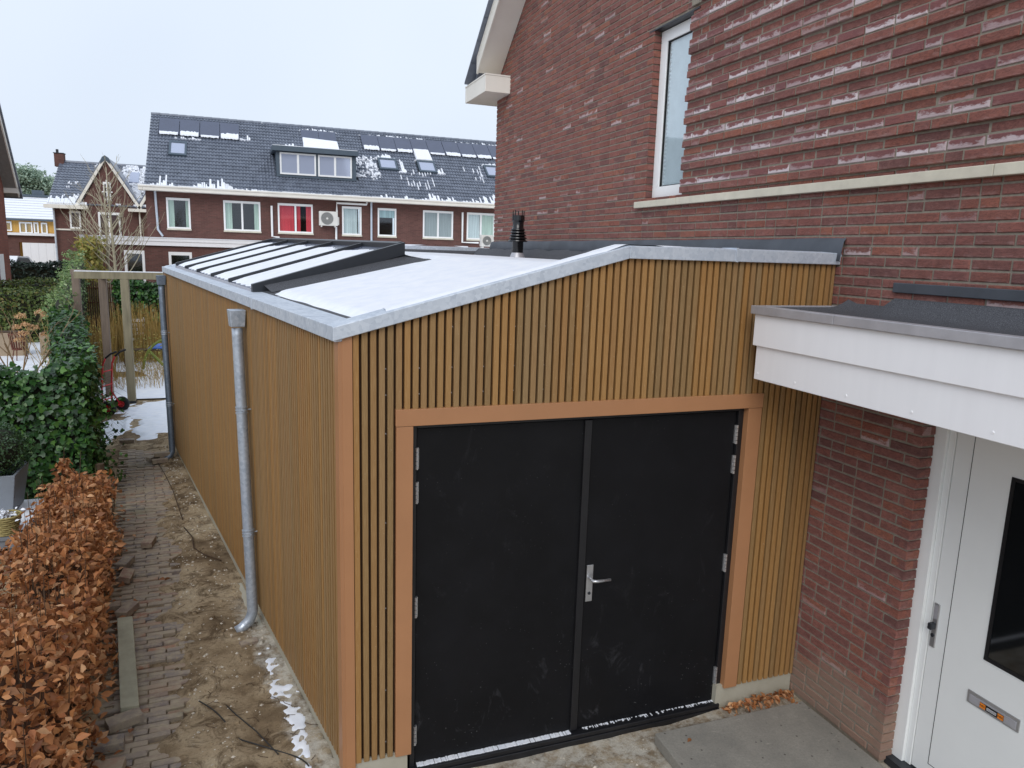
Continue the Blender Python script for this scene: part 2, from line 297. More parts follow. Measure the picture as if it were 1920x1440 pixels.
# ---------------------------------------------------------------- mesh helpers
class MB:
    def __init__(s): s.v = []; s.f = []; s.r = []; s.e = []; s.w = []; s.u = []
    def add(s, vs, fs, rnd=0., eff=0., w=None, u=None):
        b = len(s.v); s.v += [tuple(q) for q in vs]; s.f += [tuple(b+i for i in q) for q in fs]
        s.r += [rnd]*len(vs); s.e += [eff]*len(vs); s.w += list(w) if w else [.5]*len(vs); s.u += list(u) if u else [.5]*len(vs); return s
    def hexa(s, c8, rnd=0., eff=0., skip=()):  # corners: bottom 4 ccw then top 4
        fs = [(0, 3, 2, 1), (4, 5, 6, 7), (0, 1, 5, 4), (1, 2, 6, 5), (2, 3, 7, 6), (3, 0, 4, 7)]
        return s.add(c8, [f for i, f in enumerate(fs) if i not in skip], rnd, eff)
    def box(s, x0, x1, y0, y1, z0, z1, rnd=0., eff=0., T=None, skip=()):
        c = [(x0, y0, z0), (x1, y0, z0), (x1, y1, z0), (x0, y1, z0), (x0, y0, z1), (x1, y0, z1), (x1, y1, z1), (x0, y1, z1)]
        if T: c = [T(*q) for q in c]
        return s.hexa(c, rnd, eff, skip)
    def tube(s, pts, rad, n=10, rnd=0., cap=True):
        pts = [Vector(q) for q in pts]; rr = rad if hasattr(rad, '__len__') else [rad]*len(pts); vs = []; fs = []
        a = None
        for i, q in enumerate(pts):
            t = (pts[min(i+1, len(pts)-1)]-pts[max(i-1, 0)]).normalized()
            if a is None: a = t.orthogonal().normalized()
            else:
                a = (a - a.dot(t)*t)
                a = a.normalized() if a.length > 1e-6 else t.orthogonal().normalized()
            b = t.cross(a)
            for k in range(n):
                an = 2*math.pi*k/n; vs.append(q + (a*math.cos(an)+b*math.sin(an))*rr[i])
        for i in range(len(pts)-1):
            for k in range(n): fs.append((i*n+k, i*n+(k+1) % n, (i+1)*n+(k+1) % n, (i+1)*n+k))
        if cap: fs.append(tuple(range(n-1, -1, -1))); fs.append(tuple((len(pts)-1)*n+k for k in range(n)))
        return s.add(vs, fs, rnd)
    def lathe(s, c, prof, n=16):  # prof: (radius, z)
        vs = []; fs = []
        for r_, z_ in prof:
            for k in range(n): vs.append((c[0]+r_*math.cos(2*math.pi*k/n), c[1]+r_*math.sin(2*math.pi*k/n), c[2]+z_))
        for i in range(len(prof)-1):
            for k in range(n): fs.append((i*n+k, i*n+(k+1) % n, (i+1)*n+(k+1) % n, (i+1)*n+k))
        return s.add(vs, fs)
    def prism(s, poly, y0, y1, T=None):  # polygon in (x,z) extruded along y
        n = len(poly); vs = [(x, y0, z) for x, z in poly]+[(x, y1, z) for x, z in poly]
        if T: vs = [T(*q) for q in vs]
        return s.add(vs, [tuple(range(n)), tuple(range(2*n-1, n-1, -1))]+[(i, i+n, (i+1) % n+n, (i+1) % n) for i in range(n)])
    def mesh(s, name):
        me = bpy.data.meshes.new(name); me.from_pydata(s.v, [], s.f)
        if s.v:
            for nm, dat in (('rnd', s.r), ('eff', s.e), ('bw', s.w), ('bu', s.u)):
                me.attributes.new(nm, 'FLOAT', 'POINT').data.foreach_set('value', np.array(dat, dtype=np.float32))
        me.update(); return me
    def build(s, name, mat, parent=None, smooth=False, bevel=0, label=None):
        me = s.mesh(name); o = link(name, me, mat, parent)
        if smooth: me.polygons.foreach_set('use_smooth', [True]*len(me.polygons))
        if bevel:
            b = o.modifiers.new('bevel', 'BEVEL'); b.width = bevel; b.segments = 2; b.limit_method = 'ANGLE'
        if label: o['label'] = label
        return o
def link(name, me, mat=None, parent=None):
    o = bpy.data.objects.new(name, me); COL.objects.link(o)
    if mat and not me.materials: me.materials.append(mat)
    if parent: o.parent = parent; o.matrix_parent_inverse = parent.matrix_basis.inverted()
    return o
def thing(name, label, cat, loc=(0, 0, 0), group=None):
    o = bpy.data.objects.new(name, None); COL.objects.link(o); o.location = loc; o.empty_display_size = .2
    o['label'] = label; o['category'] = cat
    if group: o['group'] = group
    return o
def tag(o, label, cat, group=None):
    o['label'] = label; o['category'] = cat
    if group: o['group'] = group
    return o
def kind(o, k): o['kind'] = k; return o
def recalc(o):
    bm = bmesh.new(); bm.from_mesh(o.data); bmesh.ops.recalc_face_normals(bm, faces=bm.faces); bm.to_mesh(o.data); bm.free()
def piece(name, me, mat, parent, mw):
    o = bpy.data.objects.new(name, me); COL.objects.link(o)
    o.parent = parent; o.matrix_parent_inverse = parent.matrix_basis.inverted() if parent else Matrix()
    o.matrix_basis = mw; return o

# leaf clouds
LEAF = {
 'oval': ([(-.0, 0, 0), (.22, .28, .10), (.26, .55, .13), (0, 1, -.02), (-.26, .55, .13), (-.22, .28, .10), (0, .5, 0)],
          [(0, 1, 6), (1, 2, 6), (2, 3, 6), (3, 4, 6), (4, 5, 6), (5, 0, 6)]),
 'ivy': ([(0, 0, 0), (.45, .12, .05), (.5, .5, .05), (.25, .55, .0), (0, 1, -.05), (-.25, .55, .0), (-.5, .5, .05), (-.45, .12, .05), (0, .35, -.03)],
         [(0, 1, 8), (1, 2, 8), (2, 3, 8), (3, 4, 8), (4, 5, 8), (5, 6, 8), (6, 7, 8), (7, 0, 8)]),
 'quad': ([(0, 0, 0), (.3, .5, .06), (0, 1, 0), (-.3, .5, .06)], [(0, 1, 2), (0, 2, 3)]),
 'blade': ([(-.04, 0, 0), (.04, 0, 0), (.03, .6, .03), (0, 1, .12), (-.03, .6, .03)], [(0, 1, 2, 4), (4, 2, 3)]),
}
def frames(N, normal, jit, rng):
    nrm = np.array(normal)*np.ones((N, 3)) + rng.normal(0, jit, (N, 3)); nrm /= np.linalg.norm(nrm, axis=1)[:, None]+1e-9
    t = rng.normal(0, 1, (N, 3)); t[:, 2] -= .5
    t -= (t*nrm).sum(1)[:, None]*nrm; t /= np.linalg.norm(t, axis=1)[:, None]+1e-9
    return np.cross(t, nrm), t, nrm
def cloud(name, kindl, pos, fr, size, mat, parent, curl=None):
    tv, tf = LEAF[kindl]; tv = np.array(tv); k = len(tv); N = len(pos); X, Y, Z = fr
    P = pos[:, None, :] + size[:, None, None]*(tv[None, :, 0:1]*X[:, None, :] + tv[None, :, 1:2]*Y[:, None, :]
        + tv[None, :, 2:3]*Z[:, None, :]*(1 if curl is None else curl[:, None, None]))
    P = P.reshape(-1, 3).astype(np.float32); tl = [len(f) for f in tf]; flat = np.concatenate([np.array(f) for f in tf])
    idx = (flat[None, :] + (np.arange(N)*k)[:, None]).ravel().astype(np.int32); tot = np.tile(tl, N)
    me = bpy.data.meshes.new(name); me.vertices.add(len(P)); me.vertices.foreach_set('co', P.ravel())
    me.loops.add(len(idx)); me.loops.foreach_set('vertex_index', idx)
    me.polygons.add(len(tot)); me.polygons.foreach_set('loop_start', np.concatenate([[0], np.cumsum(tot)[:-1]]).astype(np.int32))
    me.update(calc_edges=True)
    me.attributes.new('rnd', 'FLOAT', 'POINT').data.foreach_set('value', np.repeat(RNG.random(N), k).astype(np.float32))
    return link(name, me, mat, parent)
def split_cloud(kindl, pos, fr, size, mat, parent, n_ind=300, curl=None, name='leaf', stuff='foliage', cand=None):
    """nearest n_ind leaves are parts of their own, the rest one joined part"""
    d = np.linalg.norm(pos-CAM, axis=1)/size
    if cand is not None: d = d + np.where(cand, 0, 1e6)
    order = np.argsort(d); ind = order[:n_ind]; rest = order[n_ind:]
    if n_ind:
        tv, tf = LEAF[kindl]; meshes = []
        for q in range(5):
            mb = MB(); c = .6+.6*q/4
            mb.add([(x, y, z*c*(1 if curl is None else 1.6)) for x, y, z in tv], tf, q*.2); me = mb.mesh(name); me.materials.append(mat); meshes.append(me)
        for j, i in enumerate(ind):
            mw = Matrix(((fr[0][i][0], fr[1][i][0], fr[2][i][0], pos[i][0]), (fr[0][i][1], fr[1][i][1], fr[2][i][1], pos[i][1]),
                         (fr[0][i][2], fr[1][i][2], fr[2][i][2], pos[i][2]), (0, 0, 0, 1))) @ Matrix.Scale(float(size[i]), 4)
            piece(name, meshes[j % 5], mat, parent, mw)
    sub = lambda a: a[rest]
    o = cloud(stuff, kindl, pos[rest], tuple(sub(a) for a in fr), size[rest], mat, parent, None if curl is None else curl[rest])
    return kind(o, 'stuff')
def nz(p, s, seed=0):  # cheap smooth noise, vectorised
    p = np.asarray(p)*s + seed*3.17
    return (np.sin(p[..., 0]*1.7+np.sin(p[..., 1]*1.3+p[..., -1]*.7))+np.sin(p[..., 1]*2.1+np.sin(p[..., -1]*1.9+1.3))+np.sin(p[..., -1]*2.3+np.sin(p[..., 0]*1.1+2.1)))/3
def block_cloud(T, L, Wd, H, n, bulge=.1, top_round=.0, seed=1, hfun=None, depth=.14, faces=(1, 1, 1, 1, 1)):
    """leaf positions and outward normals over a hedge block; local: x along 0..L, y across -W/2..W/2, z 0..H"""
    rng = np.random.default_rng(seed); areas = np.array([L*H, L*H, L*Wd, Wd*H, Wd*H])*np.array(faces); which = rng.choice(5, n, p=areas/areas.sum())
    x = rng.random(n)*L; y = (rng.random(n)-.5)*Wd; z = rng.random(n)*H; nrm = np.zeros((n, 3))
    for w, ax, sg in ((0, 1, -1), (1, 1, 1), (2, 2, 1), (3, 0, -1), (4, 0, 1)):
        m = which == w; nrm[m, ax] = sg
        if w == 0: y[m] = -Wd/2
        if w == 1: y[m] = Wd/2
        if w == 2: z[m] = H
        if w == 3: x[m] = 0
        if w == 4: x[m] = L
    if hfun is not None: z = z*hfun(x)/H
    p = np.stack([x, y, z], 1); q = nz(p, 3.1, seed)*.6+nz(p, 8, seed+2)*.4
    p += nrm*(bulge*q - depth*rng.random(n)**1.6)[:, None]; nrm[:, 2] += .35
    P = np.array([T(*r) for r in p]); N_ = np.array([np.array(T(*(r+m)))-np.array(T(*r)) for r, m in zip(p, nrm)])
    return P, N_

# ---------------------------------------------------------------- ground
E_ = np.array([-.1863, .9825]); P_ = np.array([.9825, .1863]); C0 = np.array([-3.122, 0.])
def W(s, t, z): q = C0+s*E_+t*P_; return (float(q[0]), float(q[1]), z)
def wall_x(y): return -3.122-.1896*y
def path_l(y): return -4.36-.112*y
def path_r(y): return -3.90-.100*y
def gh(X, Y):
    p = np.stack([X, Y, X*.3+Y*.2], -1)
    h = nz(p, 2.3)*.010+nz(p, 7.1, 2)*.006+nz(p, 17, 5)*.004
    on = (X > path_l(Y)-.05) & (X < path_r(Y)+.02) & (Y < 8.6) & (Y > -1.5)
    edge = np.clip((X-path_r(Y)+.10+.07*np.sin(Y*3.1)+.05*np.sin(Y*11)+.10*nz(p, 9, 7))/.1, 0, 1)+.55*np.clip(nz(p, 3.6, 11)-.25, 0, 1)
    far = np.clip((Y-6.6)/1.6, 0, 1)*.028
    hp = -.030+edge*.047+far*1.4+h*.6
    soil = .012+h+.02*np.exp(-((X-path_r(Y)-.2)/.1)**2)
    out = np.where(on, hp, soil)
    garden = X < path_l(Y)-.05
    out = np.where(garden, -.01+h, out)
    out = np.where((X > wall_x(Y)+.02) & (X > -3.3), -.055+.035*np.clip((X+1.0)/.35, 0, 1)+h*.7, out)
    return out
def build_ground():
    xs = np.concatenate([[-400, -200, -100, -60, -40, -30, -22, -17, -13, -10.5], np.arange(-9, -6.0, .15), np.arange(-6, .6, .03), [1, 2, 4, 8, 14, 22, 40, 80, 200, 400]])
    ys = np.concatenate([[-60, -30, -15, -8, -5, -3], np.arange(-2.5, 9.2, .03), np.arange(9.3, 16, .15), [17, 19, 22, 26, 31, 38, 50, 70, 100, 200, 500]])
    X, Y = np.meshgrid(xs, ys, indexing='ij'); Z = gh(X, Y); Z = np.where((np.abs(X) > 12) | (Y > 20), -.03, Z)
    nx, ny = X.shape; V = np.stack([X, Y, Z], -1).reshape(-1, 3)
    i, j = np.meshgrid(np.arange(nx-1), np.arange(ny-1), indexing='ij'); a = (i*ny+j).ravel()
    F = np.stack([a, a+ny, a+ny+1, a+1], 1).astype(np.int32)
    me = bpy.data.meshes.new('ground'); me.vertices.add(len(V)); me.vertices.foreach_set('co', V.astype(np.float32).ravel())
    me.loops.add(F.size); me.loops.foreach_set('vertex_index', F.ravel()); me.polygons.add(len(F)); me.polygons.foreach_set('loop_start', np.arange(len(F), dtype=np.int32)*4)
    me.update(calc_edges=True); me.polygons.foreach_set('use_smooth', [True]*len(F)); kind(link('ground', me, M['ground']), 'structure')
build_ground()
def snow_patch(name, outline_fn, x0, x1, y0, y1, step, zf, thick=.02, parent=None, mat='snow', T=None):
    """height field kept only where outline_fn > 0"""
    nx = int((x1-x0)/step)+1; ny = int((y1-y0)/step)+1
    X, Y = np.meshgrid(np.linspace(x0, x1, nx), np.linspace(y0, y1, ny), indexing='ij'); m = outline_fn(X, Y)
    Z = zf(X, Y)+thick*np.clip(m*6, -.6, 1)**1.0; keep = (m[:-1, :-1] > -.08) | (m[1:, 1:] > -.08) | (m[1:, :-1] > -.08) | (m[:-1, 1:] > -.08)
    idx = -np.ones(nx*ny, int); i, j = np.nonzero(keep); a = i*ny+j; F = np.stack([a, a+ny, a+ny+1, a+1], 1)
    used = np.unique(F); idx[used] = np.arange(len(used)); V = np.stack([X, Y, Z], -1).reshape(-1, 3)[used]
    if T: V = np.array([T(*q) for q in V])
    me = bpy.data.meshes.new(name); me.from_pydata(V.tolist(), [], idx[F].tolist()); me.polygons.foreach_set('use_smooth', [True]*len(F))
    return link(name, me, M[mat], parent)
def blob(X, Y, c, r, n=.25, s=3.3, seed=0):
    dx = (X-c[0])/r[0]; dy = (Y-c[1])/r[1]; return 1-np.sqrt(dx*dx+dy*dy)+n*nz(np.stack([X, Y, X-Y], -1), s, seed)+n*.4*nz(np.stack([X, Y, X-Y], -1), s*3, seed+4)
gz = lambda X, Y: gh(X, Y)
def fm(X, Y):
    a = blob(X, Y, (-5.15, 10.6), (.75, 1.3), .3, 3.5, 1); b = blob(X, Y, (-4.95, 9.2), (.33, .75), .3, 4, 2); c = blob(X, Y, (-5.6, 9.3), (.28, .9), .3, 4, 3)
    return np.maximum(np.maximum(a-.28, b-.05), c-.1)
kind(snow_patch('snow_patch', fm, -7.5, -4.4, 8, 12.4, .03, gz, .025), 'stuff')
kind(snow_patch('snow_patch', lambda X, Y: .28+nz(np.stack([X, Y, X], -1), 1.1, 8)*.35, -9.5, -3.5, 11.6, 26, .12, lambda X, Y: 0*X-.015, .05), 'stuff')
kind(snow_patch('snow_patch', lambda X, Y: .35+nz(np.stack([X, Y, X], -1), .8, 5)*.3, -14, -6.6, 12, 24, .12, lambda X, Y: 0*X-.02, .06), 'stuff')
def fs(X, Y):
    return .0-np.abs((X-wall_x(Y)+.12+.015*np.sin(Y*7))/.05)*.3+.5*nz(np.stack([X, Y, X], -1), 9, 3)+.5*nz(np.stack([X, Y, X], -1), 31, 5)-.5*np.clip(np.abs(Y-.75)-.75, 0, 1)
kind(snow_patch('snow_patch', fs, -3.9, -3.1, -.3, 2.2, .012, gz, .006), 'stuff')

# ---------------------------------------------------------------- brick path
path = kind(MB().box(-4.3, -4.25, 0, .05, -.08, -.06).build('brick_path', M['clinker']), 'structure'); path['label'] = 'narrow worn path of brown clinker bricks on edge'
def paver_mesh(q, L=.205, T_=.049, H=.07):
    rr = random.Random(q); mb = MB(); j = lambda a: rr.uniform(-a, a); b = .005
    x, y = L/2, T_/2
    top = [(-x+b+j(.003), -y+b, j(.002)), (x-b+j(.003), -y+b, j(.002)), (x-b+j(.003), y-b, j(.002)), (-x+b+j(.003), y-b, j(.002))]
    mid = [(-x, -y, -b), (x, -y, -b), (x, y, -b), (-x, y, -b)]; bot = [(a, c, -H) for a, c, _ in mid]
    mb.add(bot+mid+top, [(8, 9, 10, 11)]+[(i, (i+1) % 4, 4+(i+1) % 4, 4+i) for i in range(4)]+[(4+i, 4+(i+1) % 4, 8+(i+1) % 4, 8+i) for i in range(4)], q/9)
    me = mb.mesh('brick'); me.materials.append(M['clinker']); return me
pv = [paver_mesh(q) for q in range(9)]
rr = random.Random(3); rows = []; y = -.9; k = 0; bricks = []
while y < 8.2:
    w = path_r(y)-path_l(y); x = path_l(y)+rr.uniform(0, .03)+(0 if k % 2 else -.10); n = 0
    lim = path_r(y)+.05*math.sin(y*2.3)+(.12 if 1.7 < y < 2.6 else 0)
    while x+.1 < lim+rr.uniform(-.02, .09):
        loose = 1.75 < y < 2.5 and x > lim-.3
        if not (loose and rr.random() < .22) and not (x > lim-.35 and rr.random() < .06) and rr.random() > .012:
            bricks.append((x+.105, y+rr.uniform(-.002, .002)+.012*(x+4)*rr.random(), (.012 if loose else .0)+rr.uniform(-.006, .006)+.007*math.sin(y*4+x*3), rr.uniform(-.035, .035)+.06+(rr.uniform(-.06, .06) if loose else 0), rr.uniform(-.09, .09) if loose else rr.uniform(-.035, .035)))
        x += .213
    y += rr.uniform(.0545, .059); k += 1
bricks.sort(key=lambda b: b[1]); ind, rest = bricks[:298], bricks[298:]
for i, b in enumerate(ind):
    piece('brick', pv[rr.randrange(9)], M['clinker'], path, Matrix.Translation(b[:3]) @ Matrix.Rotation(b[3], 4, 'Z') @ Matrix.Rotation(b[4], 4, 'X'))
mb = MB()
for b in rest:
    T = Matrix.Translation(b[:3]) @ Matrix.Rotation(b[3], 4, 'Z') @ Matrix.Rotation(b[4], 4, 'X')
    me = pv[rr.randrange(9)]; mb.add([T @ v.co for v in me.vertices], [tuple(p.vertices) for p in me.polygons], rr.random())
kind(mb.build('far_bricks', M['clinker'], path), 'stuff')
def brick_geo(name, loc, rz, rx=0, ry=0, L=.205, w=.05, h=.08, mat='clinker', q=0):
    mb = MB().box(-L/2, L/2, -w/2, w/2, 0, h, q); o = mb.build(name, M[mat], None, bevel=.003)
    o.location = loc; o.rotation_euler = (rx, ry, rz); return o
lb = [((-5.28, 8.25, .02), .0, .2, 'brown brick lying alone on sand before the snow'), ((-4.72, 7.0, .02), .3, 0, 'loose red brick nearest the shed in the small heap by far downpipe'),
      ((-4.82, 7.15, .03), 1.0, .1, 'loose red brick tipped in the heap by far downpipe'), ((-4.70, 7.12, .085), .15, .1, 'red brick on top of the heap by far downpipe'),
      ((-4.55, 3.98, .02), 1.45, 0, 'brown brick on path edge beside brown hedge, farthest of row'), ((-4.56, 2.52, .01), 1.2, 0, 'brick standing crosswise at top end of edging slab'),
      ((-4.72, 2.6, .01), .1, 0, 'dark brick tucked under hedge behind edging slab'), ((-4.38, .95, .01), .4, 0, 'purple brick wedged at near end of edging slab'),
      ((-4.45, .72, .01), .05, 0, 'dark brick under the brown hedge near picture bottom'), ((-4.42, .50, .01), -.1, 0, 'wide dark brick beside path, second from picture bottom'),
      ((-4.38, .25, .01), .25, .05, 'dark brick beside path at the picture bottom'), ((-4.66, 3.2, .02), 1.5, .3, 'dark tilted brick against brown hedge mid path'),
      ((-4.70, 3.5, .02), 1.3, .0, 'dark brick behind the tilted one along hedge')]
for i, (l, rz, rx, lab) in enumerate(lb):
    tag(brick_geo('loose_brick', l, rz, rx, 0, .2, .1 if i > 3 else .07, .055, q=(i*.37) % 1), lab, 'brick', 'loose bricks beside the path')
tag(brick_geo('broken_brick', (-3.63, 1.72, .012), .35, .05, 0, .13, .06, .03, 'clinker', .9), 'orange brick fragment below the near downpipe foot', 'brick')
mb = MB(); T = lambda x, y, z: (-4.50-.14*y+.05*0+x*.99+.0, 1.02+y, z)
mb.box(-.05, .06, 0, 1.28, -.05, .085, T=lambda x, y, z: (-4.36-.15*y+x, 1.02+y, z))
tag(mb.build('edging_slab', M['edging'], bevel=.006), 'long mossy concrete edging slab beside the brick path', 'edging slab')

# ---------------------------------------------------------------- shed (garage)
shed = thing('garage', 'timber-look slatted garage with black double doors and snowy roof', 'garage', (-1.6, 3.5, 0))
ZB = .134; LW = 7.70; KT = 1.60
def eave(s): return 2.565+.005*s
def top_front(x): return 2.56+(x+3.122)/1.63*.444 if x < -1.493 else 3.006
# core body
mb = MB()
prof = [(-3.10, 2.54), (-1.49, 2.98), (-.005, 2.98)]
F0 = [(-3.085, .02, -.1), (-.005, .02, -.1), (-.005, .02, 2.90), (-1.49, .02, 2.90), (-3.085, .02, 2.50)]
# walls as separate slabs (front left of door, right of door, over door, side, back)
def fpoly(poly, y0=.0, y1=.06):
    m = MB(); m.prism(poly, y0, y1); return m
XL, XR, DZ = -2.775, -.560, 2.10
g = MB()
g.prism([(-3.10, -.05), (XL, -.05), (XL, top_front(XL)+.02), (-3.10, 2.575)], .0, .14)
g.prism([(XR, -.05), (-.004, -.05), (-.004, 3.02), (XR, 3.02)], .0, .14)
g.prism([(XL, DZ), (XR, DZ), (XR, 3.02), (-1.49, 3.02), (XL, top_front(XL)+.02)], .0, .14)
for s0 in (0,):
    g.hexa([W(.01, .02, -.05), W(LW, .02, -.05), W(LW, .15, -.05), W(.01, .15, -.05), W(.01, .02, 2.55), W(LW, .02, 2.59), W(LW, .15, 2.59), W(.01, .15, 2.55)])
yb = 7.565
g.hexa([(-4.5, yb-.14, -.05), (.12, yb-.14, -.05), (.12, yb, -.05), (-4.5, yb, -.05), (-4.5, yb-.14, 2.6), (.12, yb-.14, 3.0), (.12, yb, 3.0), (-4.5, yb, 2.6)])
o = g.build('groove_backing', M['slat_back'], shed); recalc(o)
# plinth
pl = MB(); pl.box(-3.10, XL, -.012, .10, -.12, ZB+.01); pl.box(-.635, -.004, -.012, .10, -.12, ZB+.01)
pl.hexa([W(.012, .0, -.12), W(LW, .0, -.12), W(LW, .1, -.12), W(.012, .1, -.12), W(.012, .0, ZB+.01), W(LW, .0, ZB+.01), W(LW, .1, ZB+.01), W(.012, .1, ZB+.01)])
pl.build('plinth', M['plinth'], shed)
ft = MB(); ft.hexa([W(-.1, -.085, -.12), W(2.9, -.085, -.12), W(2.9, -.0135, -.12), W(-.1, -.0135, -.12), W(-.1, -.08, .0), W(2.9, -.075, .008), W(2.9, -.0135, .012), W(-.1, -.0135, .006)])
ft.build('footing', M['plinth'], shed, bevel=.008)
# front slats
pitch = .0448; sw = .0308; sd_ = .027; x = -3.0728; n = 0; srnd = random.Random(11); panel_r = .3
while x < -.02:
    if n % 4 == 0: panel_r = srnd.random()
    x1 = min(x+sw, -.006); zb = ZB; zt0, zt1 = top_front(x)+.01, top_front(x1)+.01
    if x1 > -2.849+.004 and x < -.486-.004:
        if x > -2.849 and x1 < -.486: zb = 2.178
    c = [(x, -sd_, zb), (x1, -sd_, zb), (x1, .004, zb), (x, .004, zb), (x, -sd_, zt0), (x1, -sd_, zt1), (x1, .004, zt1), (x, .004, zt0)]
    MB().hexa(c, (panel_r+srnd.uniform(-.06, .06)) % 1).build('slat', M['slat'], shed, bevel=.0025)
    x += pitch; n += 1
sc = MB()
for i in range(18):
    xs_ = -3.0728-.007+pitch*(4*i if i < 1 else 4*i)
    for z_ in (ZB+.09, .55, 1.05, 1.55, 2.05, 2.26, 2.40, 2.62, 2.86):
        if z_ > top_front(xs_)-.05 or (-2.86 < xs_ < -.48 and z_ < 2.2) or xs_ > -.02: continue
        sc.tube([(xs_, .001, z_), (xs_, -.007, z_)], .0036, 8)
kind(sc.build('screws', M['alu'], shed), 'stuff')
# side slats share four meshes
sm = []
for q in range(8):
    m_ = MB().box(.002, sw-.002, -sd_, .004, 0, 1, q/8).mesh('slat'); m_.materials.append(M['slat']); sm.append(m_)
ang = math.atan2(E_[1], E_[0]); s_ = .045; n = 0
while s_ < LW-.06:
    if n % 4 == 0: q = srnd.randrange(8)
    z1 = eave(s_)+.02
    b = W(s_, 0, ZB)
    mw = Matrix(((E_[0], P_[0], 0, b[0]), (E_[1], P_[1], 0, b[1]), (0, 0, z1-ZB, b[2]), (0, 0, 0, 1)))
    piece('slat', sm[q], M['slat'], shed, mw); s_ += pitch; n += 1
# corner posts
t = MB(); t.box(-3.128, -3.076, -.034, .0, ZB-.03, 2.60)
t.hexa([W(-.03, -.032, ZB-.03), W(.035, -.032, ZB-.03), W(.035, -.002, ZB-.03), W(-.03, -.002, ZB-.03), W(-.03, -.032, 2.60), W(.035, -.032, 2.60), W(.035, -.002, 2.60), W(-.03, -.002, 2.60)])
t.build('corner_post', M['trim'], shed, bevel=.002)
t = MB(); t.hexa([W(LW-.05, -.032, ZB-.03), W(LW+.03, -.032, ZB-.03), W(LW+.03, .02, ZB-.03), W(LW-.05, .02, ZB-.03), W(LW-.05, -.032, 2.62), W(LW+.03, -.032, 2.62), W(LW+.03, .02, 2.62), W(LW-.05, .02, 2.62)])
t.build('corner_post', M['trim'], shed, bevel=.002)
# door trim
t = MB(); t.box(-2.849, -2.757, -.034, .05, ZB-.005, 2.089); t.build('door_trim', M['trim'], shed, bevel=.002)
t = MB(); t.box(-.588, -.486, -.034, .05, ZB-.005, 2.089); t.build('door_trim', M['trim'], shed, bevel=.002)
t = MB(); t.box(-2.852, -.483, -.036, .05, 2.091, 2.183); t.build('door_trim', M['trim'], shed, bevel=.002)
# door frame, threshold, leaves
t = MB(); t.box(-2.757, -2.728, .012, .12, -.06, 2.089); t.box(-.626, -.588, .012, .12, -.06, 2.089); t.box(-2.727, -.627, .012, .12, 2.066, 2.088)
t.build('door_frame', M['blackframe'], shed, bevel=.002)
t = MB(); t.box(-2.755, -.605, -.030, .12, -.14, -.018); t.box(-2.755, -.605, -.022, .12, -.0175, .012); t.build('threshold', M['blackframe'], shed, bevel=.004)
t = MB()
rs = random.Random(5)
xx = -2.72
while xx < -.64:
    wd = rs.uniform(.002, .012); hgt = .0035*(.2+rs.random()**1.5*1.6)*(1 if xx < -1.68 else .5); xx += wd*.8
    if xx > -1.72 and (rs.random() < .55 or xx < -1.655): continue
    t.box(xx, xx+wd, (-.004+rs.uniform(-.002, .003)) if xx < -1.68 else .0295-.004-.022*rs.random()**2, .0295, .0122, .0122+hgt+.002)
kind(t.build('frost_line', M['snow'], shed), 'stuff')
for (x0, x1, hx, hz) in ((-2.724, -1.700, -2.726, (1.885, 1.69, 1.01, .20)), (-1.660, -.632, -.629, (1.90, 1.70, 1.02, .20))):
    d_ = MB().box(x0, x1, .030, .085, .018, 2.060).build('door', M['black'], shed, bevel=.003)
    if x0 < -2:
        MB().box(-1.715, -1.668, .012, .030, .02, 2.058).build('meeting_strip', M['blackframe'], d_, bevel=.003)
    for z_ in hz:
        h = MB()
        for q in range(5): h.tube([(hx, .014, z_-.052+q*.0255), (hx, .014, z_-.052+q*.0255+.021)], .0085, 10)
        h.box(hx-.012, hx+.012, .018, .0295, z_-.05, z_+.07)
        h.build('hinge', M['steel'], d_)
    if x0 > -2:
        hd = MB().box(-1.650, -1.606, .022, .030, .895, 1.135).build('handle', M['steel'], d_, bevel=.002)
        MB().tube([(-1.628, .024, 1.05), (-1.628, -.028, 1.05)], .009).tube([(-1.635, -.028, 1.05), (-1.60, -.031, 1.048), (-1.51, -.027, 1.045)], [.009, .010, .009], 10).build('lever', M['steel'], d_, smooth=True)
        MB().tube([(-1.628, .0235, .95), (-1.628, .018, .95)], .010, 12).build('key_cylinder', M['darkmetal'], d_)
# roof deck and snow
def deck_z(s, t_):
    return 2.605+.005*s+np.minimum(t_, KT)*(.335/KT)-np.clip(t_-KT, 0, 9)*.010
mb = MB(); pts = []
for s0 in (0.02, LW):
    for t_ in (.02, KT): pts.append(W(s0, t_, float(deck_z(s0, t_))))
pts += [(.0, .03, 2.93), (.0, 7.56, 2.95)]
kf, kb = W(0.02, KT, float(deck_z(0, KT))), W(LW, KT, float(deck_z(LW, KT)))
mb.add([W(.02, .02, float(deck_z(0, .02))), kf, kb, W(LW, .02, float(deck_z(LW, .02))), (0, .05, 2.925), (0, 7.5, 2.95)], [(0, 1, 2, 3), (1, 4, 5, 2)])
mb.build('roof_deck', M['bitumen'], shed)
SK0, SK1, SKT0, SKT1 = 2.48, 7.28, .07, 1.37
def snow_mask(Sx, Tx):
    X = C0[0]+Sx*E_[0]+Tx*P_[0]; Y = Sx*E_[1]+Tx*P_[1]; pp = np.stack([Sx, Tx, Sx+Tx], -1)
    m = np.minimum(Tx-.15-.008*nz(pp, 4), Y-.078-.003*nz(pp, 6)); m = np.minimum(m, 7.35-Y)
    m = np.minimum(m, (-.55+.018*Y*0-X)-.02*nz(pp, 3)-.0*Y)
    rect = np.maximum(np.maximum((SK0-.34)-Sx, Tx-(SKT1+.16)), Sx-(SK1+.2))
    m = np.minimum(m, rect+.02*nz(pp, 5, 3)); return m*3
